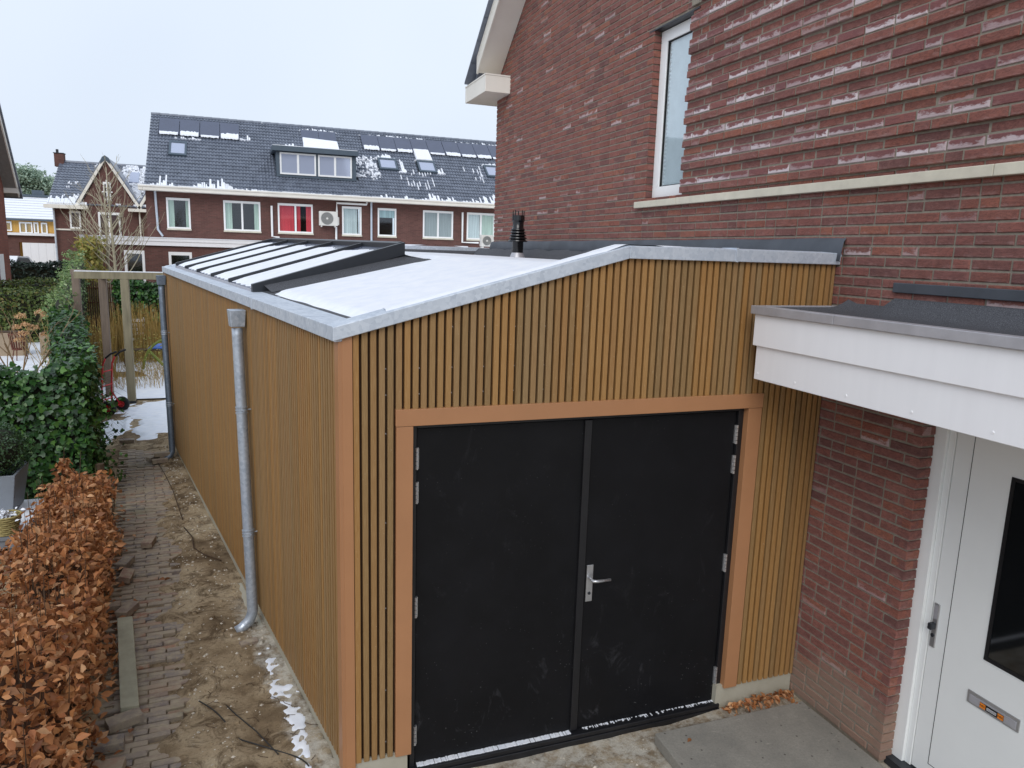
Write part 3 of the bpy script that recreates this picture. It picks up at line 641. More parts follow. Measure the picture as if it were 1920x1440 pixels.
kind(snow_patch('roof_snow', snow_mask, .05, LW-.05, .1, 4.6, .035, lambda a, b: deck_z(a, b)-.004, .028, shed, T=lambda a, b, c: W(a, b, c)), 'stuff')
# copings
cp = MB()
for (xa, za, xb, zb_) in ((-3.175, 2.553, -1.52, 3.006), (-1.52, 3.006, .012, 3.006)):
    cp.hexa([(xa, -.055, za), (xb, -.055, zb_), (xb, .085, zb_+.0), (xa, .085, za+.0), (xa, -.055, za+.072), (xb, -.055, zb_+.072), (xb, .085, zb_+.080), (xa, .085, za+.080)])
o = cp.build('front_coping', M['zinc'], shed, bevel=.004)
cp = MB(); cp.hexa([W(-.045, -.055, 2.55), W(LW+.05, -.055, 2.602), W(LW+.05, .165, 2.602), W(.02, .165, 2.55), W(-.045, -.055, 2.627), W(LW+.05, -.055, 2.677), W(LW+.05, .165, 2.682), W(.02, .165, 2.632)])
cp.build('side_coping', M['zinc'], shed, bevel=.004)
cp = MB(); kx = W(LW, KT, 0)[0]
cp.hexa([(-4.58, 7.50, 2.60), (kx, 7.50, 3.0), (kx, 7.64, 3.0), (-4.58, 7.64, 2.60), (-4.58, 7.50, 2.685), (kx, 7.50, 3.075), (kx, 7.64, 3.075), (-4.58, 7.64, 2.685)])
cp.hexa([(kx, 7.50, 3.0), (.0, 7.50, 3.0), (.0, 7.64, 3.0), (kx, 7.64, 3.0), (kx, 7.50, 3.075), (.0, 7.50, 3.075), (.0, 7.64, 3.075), (kx, 7.64, 3.075)])
sm_ = MB(); sm_.box(-.80, -.785, -.058, .086, 3.004, 3.0885); sm_.hexa([W(1.9, -.058, 2.556), W(1.915, -.058, 2.556), W(1.915, .167, 2.556), W(1.9, .167, 2.556), W(1.9, -.058, 2.643), W(1.915, -.058, 2.643), W(1.915, .167, 2.648), W(1.9, .167, 2.648)]); kind(sm_.build('coping_seam', M['zinc'], shed), 'stuff')
cp.build('rear_coping', M['zinc'], shed, bevel=.004)
cp = MB(); cp.hexa([(kx, 7.40, 2.93), (0, 7.40, 2.93), (0, 7.51, 2.93), (kx, 7.51, 2.93), (kx, 7.47, 3.02), (0, 7.47, 3.02), (0, 7.51, 3.02), (kx, 7.51, 3.02)])
cp.build('rear_upstand', M['bitumen'], shed)
kind(snow_patch('coping_snow', lambda X, Y: .3+.5*nz(np.stack([X, Y, X], -1), 2.5, 4)-np.abs((Y-.045)/.05)*.35-np.clip(X+1.05, 0, 1), -2.9, -.5, -.03, .1, .02, lambda X, Y: np.where(X < -1.52, 2.633+(X+3.175)/1.655*.453, 3.082)-.006, .010, shed), 'stuff')
kind(snow_patch('coping_snow', lambda X, Y: .35+.6*nz(np.stack([X, Y, X], -1), 1.5, 9)-np.abs((Y-7.57)/.06)*.3, kx, -.2, 7.5, 7.64, .03, lambda X, Y: 0*X+3.072, .02, shed), 'stuff')
# wall upstand and flashing at the house wall
u = MB(); u.hexa([(-.30, .06, 2.93), (0, .06, 2.93), (0, 7.5, 2.95), (-.16, 7.5, 2.95), (-.028, .06, 3.07), (-.002, .06, 3.07), (-.002, 7.5, 3.07), (-.028, 7.5, 3.07)])
u.build('wall_upstand', M['bitumen'], shed)
fl = MB(); N_ = 60; vs = []; fs_ = []
for i in range(N_+1):
    yy = -.09+i*(6.93+.09)/N_; wob = .008*math.sin(i*.9)+.006*math.sin(i*2.3); low = 3.03+.006*math.sin(i*1.7) - (.0)
    vs += [(-.004, yy, 3.172+.003*math.sin(i*.7)), (-.022+wob*.3, yy, 3.15), (-.034+wob, yy, 3.08), (-.040+wob, yy, low), (-.03, yy, low-.004)]
for i in range(N_):
    for k in range(4): a = i*5+k; fs_.append((a, a+1, a+6, a+5))
fl.add(vs, fs_); o = fl.build('lead_flashing', M['lead'], shed, smooth=True)
# skylight
sky_l = thing; sk = MB()
def slz(s, t_): return 2.668+.008*(s-SK0)+(t_-SKT0)*(.372/(SKT1-SKT0))
def SK(s, t_, dz): return W(s, t_, slz(s, t_)+dz)
cb = MB()
def quad_strip(mb, A, B): 
    n = len(A); mb.add(A+B, [(i, i+1, n+i+1, n+i) for i in range(n-1)])
# membrane covered curb with flared foot, near end
for (sa, dirn) in ((SK0+.03, -1), (SK1-.03, 1)):
    top = [SK(sa, .16+i*.12, -.055) for i in range(11)]; mid = [W(sa+dirn*(.05+.01*math.sin(i)), .16+i*.125, float(deck_z(sa, .16+i*.125))+.05) for i in range(11)]
    foot = [W(sa+dirn*(.26+.04*(i/10)), .17+i*.133, float(deck_z(sa, .17+i*.133))+.004) for i in range(11)]
    quad_strip(cb, top, mid); quad_strip(cb, mid, foot)
sa = SKT1-.04; quad_strip(cb, [SK(SK0+.03+i*.474, sa, -.05) for i in range(11)], [W(SK0-.2+i*.52, SKT1+.12, float(deck_z(SK0, SKT1+.12))+.004) for i in range(11)])
quad_strip(cb, [SK(SK0+.03+i*.474, .16, -.05) for i in range(11)], [W(SK0+.0+i*.48, .18, float(deck_z(SK0+i*.48, .18))) for i in range(11)])
skb = cb.build('skylight_curb', M['bitumen'], shed, smooth=False)
glz = MB()
def skbox(mb, s0, s1, t0, t1, d0, d1):
    return mb.hexa([SK(s0, t0, d0), SK(s1, t0, d0), SK(s1, t1, d0), SK(s0, t1, d0), SK(s0, t0, d1), SK(s1, t0, d1), SK(s1, t1, d1), SK(s0, t1, d1)])
fr_ = MB(); skbox(fr_, SK0-.02, SK0+.035, SKT0, SKT1, -.07, .04); skbox(fr_, SK1-.035, SK1+.02, SKT0, SKT1, -.07, .04)
skbox(fr_, SK0+.036, SK1-.036, SKT1-.05, SKT1, -.07, .045)
frame = fr_.build('skylight_frame', M['darkmetal'], shed, bevel=.003)
e_ = MB(); skbox(e_, SK0+.036, SK1-.036, SKT0+.0, SKT0+.05, -.075, -.002); e_.build('eaves_beam', M['alu'], frame, bevel=.003)
seg = (SK1-SK0)/5
for i in range(1, 5):
    b_ = MB(); s0 = SK0+i*seg; skbox(b_, s0-.016, s0+.016, SKT0-.008, SKT1-.052, .003, .036); b_.build('glazing_bar', M['darkmetal'], frame, bevel=.003)
rs = random.Random(9)
for i in range(5):
    s0 = SK0+i*seg+(.036 if i == 0 else .018); s1 = SK0+(i+1)*seg-(.036 if i == 4 else .018)
    p_ = MB(); skbox(p_, s0, s1, SKT0+.005, SKT1-.055, -.006, .002); p_.build('glass_pane', M['panel'], frame, bevel=.001)
    tmax = SKT1-.13-.08*rs.random()
    sn = snow_patch('pane_snow', lambda A, B, s0=s0, s1=s1, tmax=tmax, i=i: 2*np.minimum(np.minimum(A-s0+.0, s1-A), np.minimum(B-SKT0-.02-.01*np.sin(A*31+i), tmax-B+.03*np.sin(A*9+i*2)+.012*np.sin(A*40))), s0, s1, SKT0+.01, tmax+.05, .02, lambda A, B: 0*A, .018, frame,
        T=lambda a, b, c: SK(a, b, c+.0015)); kind(sn, 'stuff')

# flue
fc = (-.385, 4.8, 2.925)
flue = thing('roof_flue', 'black boiler flue with louvred cap against brick wall', 'flue pipe', fc)
MB().lathe(fc, [(.105, 0), (.10, .02), (.085, .06), (.066, .10)], 20).build('flashing_cone', M['alu'], flue, smooth=True)
MB().lathe(fc, [(.070, .08), (.070, .34), (.075, .345), (.075, .36), (.068, .365), (.068, .46)], 20).build('tube', M['blacksteel'], flue, smooth=True)
for k in range(5):
    MB().lathe(fc, [(.070, .26+k*.030), (.118-.008*k, .225+k*.034), (.120-.008*k, .232+k*.034), (.072, .268+k*.030)], 20).build('louvre', M['blacksteel'], flue, smooth=True)
m_ = MB(); m_.lathe(fc, [(.0, .545), (.076, .54), (.078, .48), (.066, .45)], 20)
for k in range(5):
    a = k*2*math.pi/5; m_.box(fc[0]+.070*math.cos(a)-.005, fc[0]+.070*math.cos(a)+.005, fc[1]+.070*math.sin(a)-.005, fc[1]+.070*math.sin(a)+.005, fc[2]+.5, fc[2]+.60)
m_.build('cap', M['blacksteel'], flue)

# downpipes
def downpipe(s, zt, zfoot, rad, mat, label, lean=.1, shoe=True):
    t_ = -.032-rad-.02; W0 = globals()['W']
    def W(a, b, z): return W0(a+lean*(z/2.4-.93), b, z)
    base = W(s, t_, 0); d_ = thing('downpipe', label, 'downpipe', base, 'rain downpipes on the slatted garage')
    pts = [W(s, t_, zt-.14)]+[W(s, t_, z) for z in np.linspace(zt-.2, zfoot+.14, 12)]
    if shoe: pts += [W(s, t_-.006, zfoot+.11), W(s, t_-.03, zfoot+.06), W(s, t_-.09, zfoot+.012), W(s, t_-.13, zfoot-.005)]
    MB().tube(pts, rad, 20).build('pipe', M[mat], d_, smooth=True)
    w = rad+.010; h = MB()
    h.hexa([W(s-w, t_-w, zt-.13), W(s+w, t_-w, zt-.13), W(s+w, t_+w, zt-.13), W(s-w, t_+w, zt-.13), W(s-w-.008, t_-w-.008, zt), W(s+w+.008, t_-w-.008, zt), W(s+w+.008, -.03, zt), W(s-w-.008, -.03, zt)])
    h.build('hopper', M[mat], d_, bevel=.006)
    for z in ((zt-.14)*.735, (zt)*.31):
        b_ = MB(); 
        for dz in (-.022, 0, .022): b_.tube([W(s, t_, z+dz-.005), W(s, t_, z+dz+.005)], rad+.006, 20)
        b_.tube([W(s, t_+rad*.8, z), W(s, -.005, z)], .006, 8); b_.tube([W(s+.0, t_, z), W(s-rad-.022, t_+.01, z)], .006, 8)
        b_.build('bracket', M['zincpipe'], d_, smooth=False)
    return d_
downpipe(2.25, 2.525, .015, .041, 'zincpipe', 'galvanised downpipe nearer the camera, ending in a bent shoe over sand', .24)
downpipe(7.55, 2.56, .02, .04, 'zincdark', 'dark zinc downpipe at the far corner of the slatted side wall', .3)

# ---------------------------------------------------------------- brick house on the right
house = thing('brick_house', 'dark red brick house with recessed window, canopy and white front door', 'house', (0, 2, 0))
def brick_m(Lb, q, Hb=.050, D=.06):
    """brick: face in -x direction; local x = depth (proud = 0), y 0..Lb, z 0..Hb"""
    rr = random.Random(q*7+int(Lb*100)); j = lambda a: rr.uniform(-a, a); b = .004; mb = MB()
    f = [(-.0+j(.0015), b+j(.002), b+j(.0015)), (j(.0015), Lb-b+j(.002), b+j(.0015)), (j(.0015), Lb-b+j(.002), Hb-b+j(.0015)), (j(.0015), b+j(.002), Hb-b+j(.0015))]
    m_ = [(b, 0+j(.001), 0+j(.001)), (b, Lb, 0+j(.001)), (b, Lb, Hb+j(.001)), (b, 0, Hb+j(.001))]; bk = [(D, y_, z_) for _, y_, z_ in m_]
    mb.add(f+m_+bk, [(3, 2, 1, 0)]+[(i, (i+1) % 4, 4+(i+1) % 4, 4+i) for i in range(4)]+[(4+i, 4+(i+1) % 4, 8+(i+1) % 4, 8+i) for i in range(4)], q/7, 0, [0, 0, 1, 1]*3, [0, 1, 1, 0]*3)
    return mb
BV = {}
def bmesh_for(Lk, q, eff):
    key = (Lk, q, eff)
    if key not in BV:
        mb = brick_m(Lk, q); mb.e = [1.*eff]*len(mb.v); me = mb.mesh('brick'); me.materials.append(M['brick']); BV[key] = (me, mb)
    return BV[key]
GZ, GY = 5.36, 7.05   # verge line: z = 5.537 - .78*(y-6.83)
def gable_z(y): return 5.50-.78*(y-6.83)
plist = []; rb = random.Random(21); CH = .0625
def emit(y0, L, z, dx, eff, plane='x'): plist.append((y0, L, z, dx, eff, plane))
DEC_Y, DEC_Z, WIN = 1.85, 3.57, (1.85, 2.46, 3.53, 5.03)
for k in range(0, 112):
    z = .006+k*CH
    # visible stretches of the wall for this course
    segs = []
    if z < 2.36: segs = [(-.81, .02)]
    elif z < 2.83: segs = [(-2.95, .1)]
    else:
        far = 6.87
        if z+CH > 5.30: far = min(6.87, 6.83-(z+.06-5.50)/.78)
        if far < -2.9: break
        segs = [(-2.95, far)] if z > 3.0 else [(-2.95, .1)]
        if WIN[2] < z+.02 < WIN[3]: segs = [(-2.95, WIN[0]), (WIN[1], far)]
    for (a, b) in segs:
        # right anchored at a
        y = b; first = True; off = (k % 2)*.11
        pos = a; run = []
        cur = a
        while cur < b-.02:
            Lk = .21 if rb.random() < .80 else .10
            if cur == a: Lk = .21 if k % 2 else .10
            if cur+Lk > b-.05: Lk = b-cur
            if Lk > .25: Lk = .21
            run.append((cur, Lk)); cur += Lk+.012
        for (y0, Lk) in run:
            if Lk < .03: continue
            dec = y0+Lk <= DEC_Y+.03 and z > DEC_Z-.01
            dx = rb.uniform(-.0015, .0015); eff = 0.
            if dec:
                m3 = (k-int(DEC_Z/CH)) % 3; dx -= (0, .021, .015)[2-m3] if False else {0: .023, 1: .016, 2: -.005}[m3]; eff = {0: 0., 1: 1., 2: 0}[m3]
            emit(y0, Lk, z, dx, eff)
decm = MB()
for k in range(0, 112):
    z = .006+k*CH; m3 = (k-int(DEC_Z/CH)) % 3
    if z > DEC_Z-.01 and m3 < 2 and z < gable_z(DEC_Y): decm.box(-(.023, .016)[m3]+.007, .0065, -2.95, DEC_Y, z+.001 if m3 == 0 else z-.008, z+.054)
def area_score(y0, L, z): 
    c = np.array([0, y0+L/2, z])-CAM; d_ = np.linalg.norm(c); return L*abs(c[0])/d_**3
vis = []
for i, (y0, L, z, dx, eff, pl_) in enumerate(plist):
    inview = y0 > -1.35 if z > 2.8 else (y0 > -.9 and z < 2.3)
    if z > 2.85 and z < 2.97+.0*y0 and y0 < .0: pass
    vis.append((area_score(y0, L, z) if inview else -1, i))
vis.sort(reverse=True); chosen = {i for _, i in vis[:294]}
joined = MB()
for i, (y0, L, z, dx, eff, pl_) in enumerate(plist):
    q = rb.randrange(7); Lk = round(L, 2); tl = rb.uniform(-.004, .004)
    if i in chosen:
        me, _ = bmesh_for(.21 if Lk == .21 else (.10 if Lk == .10 else Lk), q, eff)
        piece('brick', me, M['brick'], house, Matrix.Translation((dx, y0, z)) @ Matrix.Rotation(tl, 4, 'X'))
    else:
        _, mb0 = bmesh_for(Lk, q, eff)
        r_ = rb.random(); joined.add([(v[0]+dx, v[1]+y0, v[2]+z+tl*v[1]) for v in mb0.v], mb0.f, r_, eff, mb0.w, mb0.u)
kind(joined.build('wall_bricks', M['brick'], house), 'stuff')
# return face of the pillar at the door (faces -y)
rt = MB()
for k in range(0, 38):
    z = .006+k*CH; x0 = .0; L = .098
    mb0 = bmesh_for(.10, rb.randrange(7), 0)[1]
    rt.add([(y_-.0, -.81+x_-.0, z_+z) for x_, y_, z_ in [(v[0], v[1], v[2]) for v in mb0.v]], [tuple(reversed(f)) for f in mb0.f], rb.random(), 0, mb0.w, mb0.u)
kind(rt.build('return_bricks', M['brick'], house), 'stuff')
decm.build('proud_mortar', M['mortar'], house)['kind'] = 'stuff'
# mortar backing
mo = MB(); mo.box(.007, .20, -.800, .10, -.1, 2.40); mo.box(.0071, .2, -2.95, .10, 2.40, 3.0)
mo.box(.007, .24, -2.95, WIN[0]-.008, 3.0, 3.0+.5+.04)
def wallpoly(poly, x0, x1, mb):
    n = len(poly); vs = [(x0, y, z) for y, z in poly]+[(x1, y, z) for y, z in poly]
    mb.add(vs, [tuple(range(n)), tuple(range(2*n-1, n-1, -1))]+[(i, (i+1) % n, (i+1) % n+n, i+n) for i in range(n)])
wallpoly([(WIN[0]-.008, 3.0), (6.86, 3.0), (6.86, 3.54), (WIN[0]-.008, 3.54)], .007, .24, mo)
wallpoly([(WIN[1]+.008, 3.54), (6.86, 3.54), (6.86, 5.28), (6.6, gable_z(6.6)-.05), (WIN[1]+.008, gable_z(WIN[1])-.05)], .007, .24, mo)
wallpoly([(WIN[0]-.008, 5.035), (WIN[1]+.008, 5.035), (WIN[1]+.008, gable_z(WIN[1])-.05), (WIN[0]-.008, gable_z(WIN[0])-.05)], .007, .24, mo)
wallpoly([(-2.95, 3.54), (WIN[0]-.008, 3.54), (WIN[0]-.008, gable_z(WIN[0])-.05), (-1.5, gable_z(-1.5)-.05), (-2.95, gable_z(-2.95)-.05)], .007, .24, mo)
wallpoly([(.1, -.1), (6.86, -.1), (6.86, 3.0), (.1, 3.0)], .03, .24, mo)
o = mo.build('mortar', M['mortar'], house); recalc(o)
# rear wall of the house facing away, and the jamb bricks of the window
wl = MB(); wl.box(.01, 9, 6.62, 6.868, -.1, 5.2); wl.build('rear_wall', M['farbrick'], house)
jb = MB()
for k in range(int(3.53/CH)+1, int(5.03/CH)+1):
    z = .006+k*CH
    if z+.05 > 5.035: break
    for yy, sgn in ((WIN[1], -1), (WIN[0]-.02, 1)):
        jb.hexa([(.0, yy-.0, z), (.098, yy, z), (.098, yy+.02, z), (.0, yy+.02, z), (.0, yy, z+.05), (.098, yy, z+.05), (.098, yy+.02, z+.05), (.0, yy+.02, z+.05)] if False else
                [(.009, yy-.003, z), (.098, yy-.003, z), (.098, yy+.02, z), (.009, yy+.02, z), (.009, yy-.003, z+.05), (.098, yy-.003, z+.05), (.098, yy+.02, z+.05), (.009, yy+.02, z+.05)], rb.random())
kind(jb.build('jamb_bricks', M['brick'], house), 'stuff')
# lintel
MB().box(-.004, .11, WIN[0]-.10, WIN[1]+.08, 5.034, 5.046).build('window_lintel', M['darkmetal'], house)
# window
y0, y1, z0, z1 = WIN[0]+.004, WIN[1]-.004, 3.56, 5.03
wf = MB(); fx0, fx1 = .075, .15
for a in ((y0, y1, z0, z0+.100), (y0, y1, z1-.100, z1)): wf.box(fx0, fx1, a[0], a[1], a[2], a[3])
wf.box(fx0, fx1, y0, y0+.100, z0+.100, z1-.100); wf.box(fx0, fx1, y1-.105, y1, z0+.100, z1-.100)
wfo = wf.build('window', M['whiteframe'], house, bevel=.003)
gk = MB(); 
for a in ((y0+.100, y1-.105, z0+.100, z0+.108), (y0+.100, y1-.105, z1-.108, z1-.100)): gk.box(fx0+.012, fx0+.03, *a)
gk.box(fx0+.012, fx0+.03, y0+.100, y0+.108, z0+.108, z1-.108); gk.box(fx0+.012, fx0+.03, y1-.113, y1-.105, z0+.108, z1-.108)
gk.build('gasket', M['rubber'], wfo)
MB().box(fx0+.022, fx0+.026, y0+.09, y1-.09, z0+.09, z1-.09).build('glass', M['coated'], wfo)
vb = MB()
for i in range(38):
    z = z0+.11+i*.036; vb.box(fx0+.0285, fx0+.0325, y1-.155, y1-.130, z, z+.020)
vb.build('blind', M['whiteframe'], wfo)
MB().box(fx0+.034, fx0+.038, y0+.13, y1-.092, z0+.10, z1-.092).build('added_pale_panel', plain('reflected_sky_pale', '#e2e4e2', .5, 0, .06, 9), wfo)  # panel added behind the glass; its pale colour stands for blind and reflected sky
# sill band
MB().box(-.045, .08, 1.86, 2.58, 3.470, 3.528).build('sill', M['sill'], house, bevel=.004)
yy = 1.857
for L_ in (2.9, 1.9):
    MB().box(-.045, .02, yy-L_, yy, 3.470, 3.530).build('sill', M['sill'], house, bevel=.004); yy -= L_+.003
# verge, soffit, gutter box and tile edge
def along(mb, ya, yb_, x0, x1, d0, d1):
    mb.hexa([(x0, ya, gable_z(ya)+d0), (x1, ya, gable_z(ya)+d0), (x1, yb_, gable_z(yb_)+d0), (x0, yb_, gable_z(yb_)+d0),
             (x0, ya, gable_z(ya)+d1), (x1, ya, gable_z(ya)+d1), (x1, yb_, gable_z(yb_)+d1), (x0, yb_, gable_z(yb_)+d1)])
m_ = MB(); along(m_, -3, 6.75, -.36, -.335, -.07, .16); o = m_.build('verge_board', M['cream'], house)
m_ = MB(); along(m_, -3, 6.75, -.334, -.001, -.05, -.03); o = m_.build('soffit', M['cream'], house)
m_ = MB(); along(m_, -3, 7.2, -.30, 6, .06, .10); m_.build('roof_slab', M['tile'], house)
for i in range(34):
    ya = 7.15-i*.29; m_ = MB(); along(m_, ya-.31, ya, -.42, -.18, .17+.0, .20); tl_ = m_.build('roof_tile', M['tile'], house, bevel=.006)
m_ = MB()
m_.box(-.36, 6, 6.32, 7.29, 5.185, 5.40) ; o = m_.build('gutter_box', M['cream'], house, bevel=.004)
MB().box(-.366, 6, 6.314, 7.296, 5.401, 5.42).build('gutter_cap', M['cream'], house)
# canopy
can = MB().box(-.70, -.004, -2.95, -.152, 2.513, 2.700).build('canopy', M['white'], house, bevel=.003)
MB().box(-.682, -.006, -2.94, -.168, 2.308, 2.512).build('lower_board', M['white'], can, bevel=.003)
cz = MB()
cz.box(-.722, -.655, -2.95, -.80, 2.702, 2.752); cz.box(-.722, -.655, -.797, -.135, 2.702, 2.752); cz.box(-.654, -.004, -.158, -.135, 2.702, 2.752)
cz.build('canopy_edge', M['alu'], can, bevel=.003)
dk = MB(); vs = []; fs_ = []
ny_, nx_ = 40, 14
for i in range(ny_+1):
    for j in range(nx_+1):
        yy = -.16-i*(2.79/ny_); xx = -.655+j*(.652/nx_); z = 2.722+.006*math.sin(i*.9+j)*0+ (.10*max(0, (xx+.16)/.155)**2 if yy < -.5 else .05*max(0, (xx+.16)/.155)**2)
        z += .022*max(0, 1-abs(yy+.158)/.06)
        vs.append((xx, yy, z))
for i in range(ny_):
    for j in range(nx_): a = i*(nx_+1)+j; fs_.append((a, a+1, a+nx_+2, a+nx_+1))
dk.add(vs, fs_); dk.build('canopy_membrane', M['bitumen'], can, smooth=True)
MB().box(-.020, -.002, -2.95, -.50, 2.858, 2.915).build('lead_strip', M['lead'], can, bevel=.004)
sc_ = MB()
for yy in (-.2, -.52, -.9, -1.3, -1.7): sc_.lathe((-.684, yy, 2.345), [(.006, 0), (.005, .003), (0, .004)], 8)
sn_ = MB()
for yy in (-.2, -.52, -.9, -1.3, -1.7): sn_.tube([(-.682, yy, 2.345), (-.685, yy, 2.345)], .006, 10)
sn_.build('screw_cap', M['white'], can)
MB().box(-.60, -.01, -2.9, -.2, 2.296, 2.307).build('canopy_soffit', M['white'], can)
# front door and frame
FX = .10
dfm = MB(); dfm.box(FX, FX+.09, -.880, -.790, .03, 2.30); dfm.box(FX+.02, FX+.09, -.921, -.881, .03, 2.30); dfm.box(FX, FX+.09, -1.98, -1.90, .03, 2.30); dfm.box(FX+.02, FX+.09, -1.899, -.922, 2.24, 2.30)
dfo = dfm.build('door_frame', M['door_white'], house, bevel=.003)
MB().box(.05, .3, -2.0, -.80, -.06, .028).build('doorstep', M['darkmetal'], house)
dd = MB(); DX = FX+.025
dd.box(DX, DX+.05, -1.895, -.925, .04, 2.235)
# leave the leaf solid; window is set proud as a framed glass
door = dd.build('front_door', M['door_white'], house, bevel=.003)
gr = MB(); 
for (a, b, c, d_) in ((-1.81, -1.030, .12, 2.16),):
    w_ = .0035
    gr.box(DX-.0012, DX-.0002, a, b, c, c+w_); gr.box(DX-.0012, DX-.0002, a, b, d_-w_, d_); gr.box(DX-.0012, DX-.0002, b-w_, b, c+w_, d_-w_); gr.box(DX-.0012, DX-.0002, a, a+w_, c+w_, d_-w_)
gr.build('panel_groove', M['rubber'], door)
bd = MB(); bd.box(DX-.006, DX, -1.60, -1.262, .925, .945); bd.box(DX-.006, DX, -1.60, -1.262, 1.935, 1.955); bd.box(DX-.006, DX, -1.282, -1.262, .945, 1.935); bd.box(DX-.006, DX, -1.60, -1.58, .945, 1.935)
bd.build('glazing_bead', M['blackframe'], door)
MB().box(DX-.0022, DX-.001, -1.58, -1.282, .945, 1.935).build('glass', M['glass_dark'], door)
hp = MB(); hp.box(DX-.010, DX-.0005, -.972, -.937, .83, 1.10); hpo = hp.build('handle', M['steel'], door, bevel=.004)
MB().box(DX-.0125, DX-.0105, -.966, -.943, 1.005, 1.09).build('grip_plate', M['alu'], door, bevel=.002)
MB().box(DX-.05, DX-.0105, -.967, -.941, .945, .985).build('door_knob', M['darkmetal'], door, bevel=.006)
MB().tube([(DX-.011, -.954, .905), (DX-.017, -.954, .905)], .011, 14).build('key_cylinder', M['darkmetal'], door)
lbx = MB(); lbx.box(DX-.007, DX-.0005, -1.50, -1.205, .640, .715); lo = lbx.build('letterbox', M['steel'], door, bevel=.003)
MB().box(DX-.011, DX-.0075, -1.485, -1.22, .650, .696).build('letterbox_flap', M['alu'], door, bevel=.002)
MB().box(DX-.0128, DX-.0115, -1.42, -1.285, .655, .687).build('sticker', M['black_text'], door)
def text(name, body, loc, size, parent, mat, rot):
    c = bpy.data.curves.new(name, 'FONT'); c.body = body; c.size = size; c.extrude = .0003; c.align_x = 'CENTER'; c.align_y = 'CENTER'
    o = bpy.data.objects.new(name, c); COL.objects.link(o); c.materials.append(M[mat]); bpy.context.view_layer.update(); me = bpy.data.meshes.new_from_object(o.evaluated_get(bpy.context.evaluated_depsgraph_get())); bpy.data.objects.remove(o); o = bpy.data.objects.new(name, me); COL.objects.link(o); o.parent = parent; o.matrix_parent_inverse = parent.matrix_basis.inverted(); o.location = loc; o.rotation_euler = rot; return o
for yc in (-1.302, -1.403):
    MB().box(DX-.0138, DX-.0129, yc-.016, yc+.016, .657, .685).build('sticker_field', M['orange'], door)
    text('lettering', 'NEE', (DX-.0142, yc, .671), .017, door, 'black_text', (R(90), 0, R(-90)))
for q in range(3): MB().box(DX-.0138, DX-.0129, -1.380, -1.325, .663+q*.006, .6650+q*.006).build('small_print', M['white'], door)
MB().box(.11, .3, -2.95, -1.985, -.1, 2.4).build('side_wall', M['farbrick'], house)

# paving slab by the door
sl = MB(); sl.hexa([(-1.21, -.18, -.05), (-1.32, -2.6, -.05), (-.03, -2.6, -.05), (-.045, -.185, -.05), (-1.21, -.18, .028), (-1.32, -2.6, .028), (-.03, -2.6, .028), (-.045, -.185, .028)])
o = sl.build('paving_slab', M['slab'], bevel=.006); recalc(o); tag(o, 'large grey concrete slab in front of the brick pillar', 'paving slab')
# dead leaves along the plinth
N = 150; rg = np.random.default_rng(4)
px = -.62+rg.random(N)*.56; py = -.045-np.abs(rg.normal(0, .045, N))-.02; ok = rg.random(N) < 1
pos = np.stack([px, py, .012+.03*rg.random(N)*np.exp(-((px+.15)/.3)**2)+.008], 1)
ll = thing('dead_leaves', 'drift of dry brown leaves against the concrete plinth', 'dead leaves', (-.35, -.1, 0))
split_cloud('oval', pos, frames(N, (0, 0, 1), .5, rg), rg.uniform(.03, .055, N), M['beech'], ll, 80, rg.uniform(.5, 2.5, N))
tag(cloud('fallen_leaf', 'oval', np.array([[-1.02, -.30, .032]]), frames(1, (0, 0, 1), .2, rg), np.array([.045]), M['beech'], None), 'single orange leaf lying on the concrete slab edge', 'leaf')
tag(cloud('fallen_leaf', 'oval', np.array([[-4.32, 3.05, .03], [-4.28, 3.08, .03]]), frames(2, (0, 0, 1), .4, rg), np.array([.08, .07]), M['beech'], None), 'curled red leaf lying on the brick path', 'leaf')
# cable and twigs on the sand
cb = MB(); pts = []
for i in range(26):
    u_ = i/25; pts.append((-3.95+.62*u_+.03*math.sin(u_*9), 1.05-.95*u_-.08*math.sin(u_*5), .022+.01*math.sin(u_*14)))
cb.tube(pts, .0045, 7); cb.tube([(-3.78, .95, .02), (-3.72, .8, .04), (-3.6, .6, .03), (-3.48, .35, .02)], .004, 7)
tag(cb.build('loose_cable', M['cable'], smooth=True), 'thin black cable lying across the sand near the garage corner', 'cable')
cb = MB(); cb.tube([(-4.25, 4.35, .03), (-4.15, 4.0, .05), (-4.12, 3.7, .05), (-4.02, 3.5, .05), (-3.86, 3.35, .03)], .006, 7); tag(cb.build('dead_root', M['dark_twig'], smooth=True), 'thin dark root lying on sand beyond the near downpipe', 'root')
cb = MB(); cb.tube([(-4.75, 7.0, .03), (-4.6, 6.3, .06), (-4.45, 5.6, .05), (-4.35, 5.0, .05), (-4.28, 4.6, .03)], .005, 7); tag(cb.build('dead_root', M['dark_twig'], smooth=True), 'long thin root trailing along sand toward the brick heap', 'root')
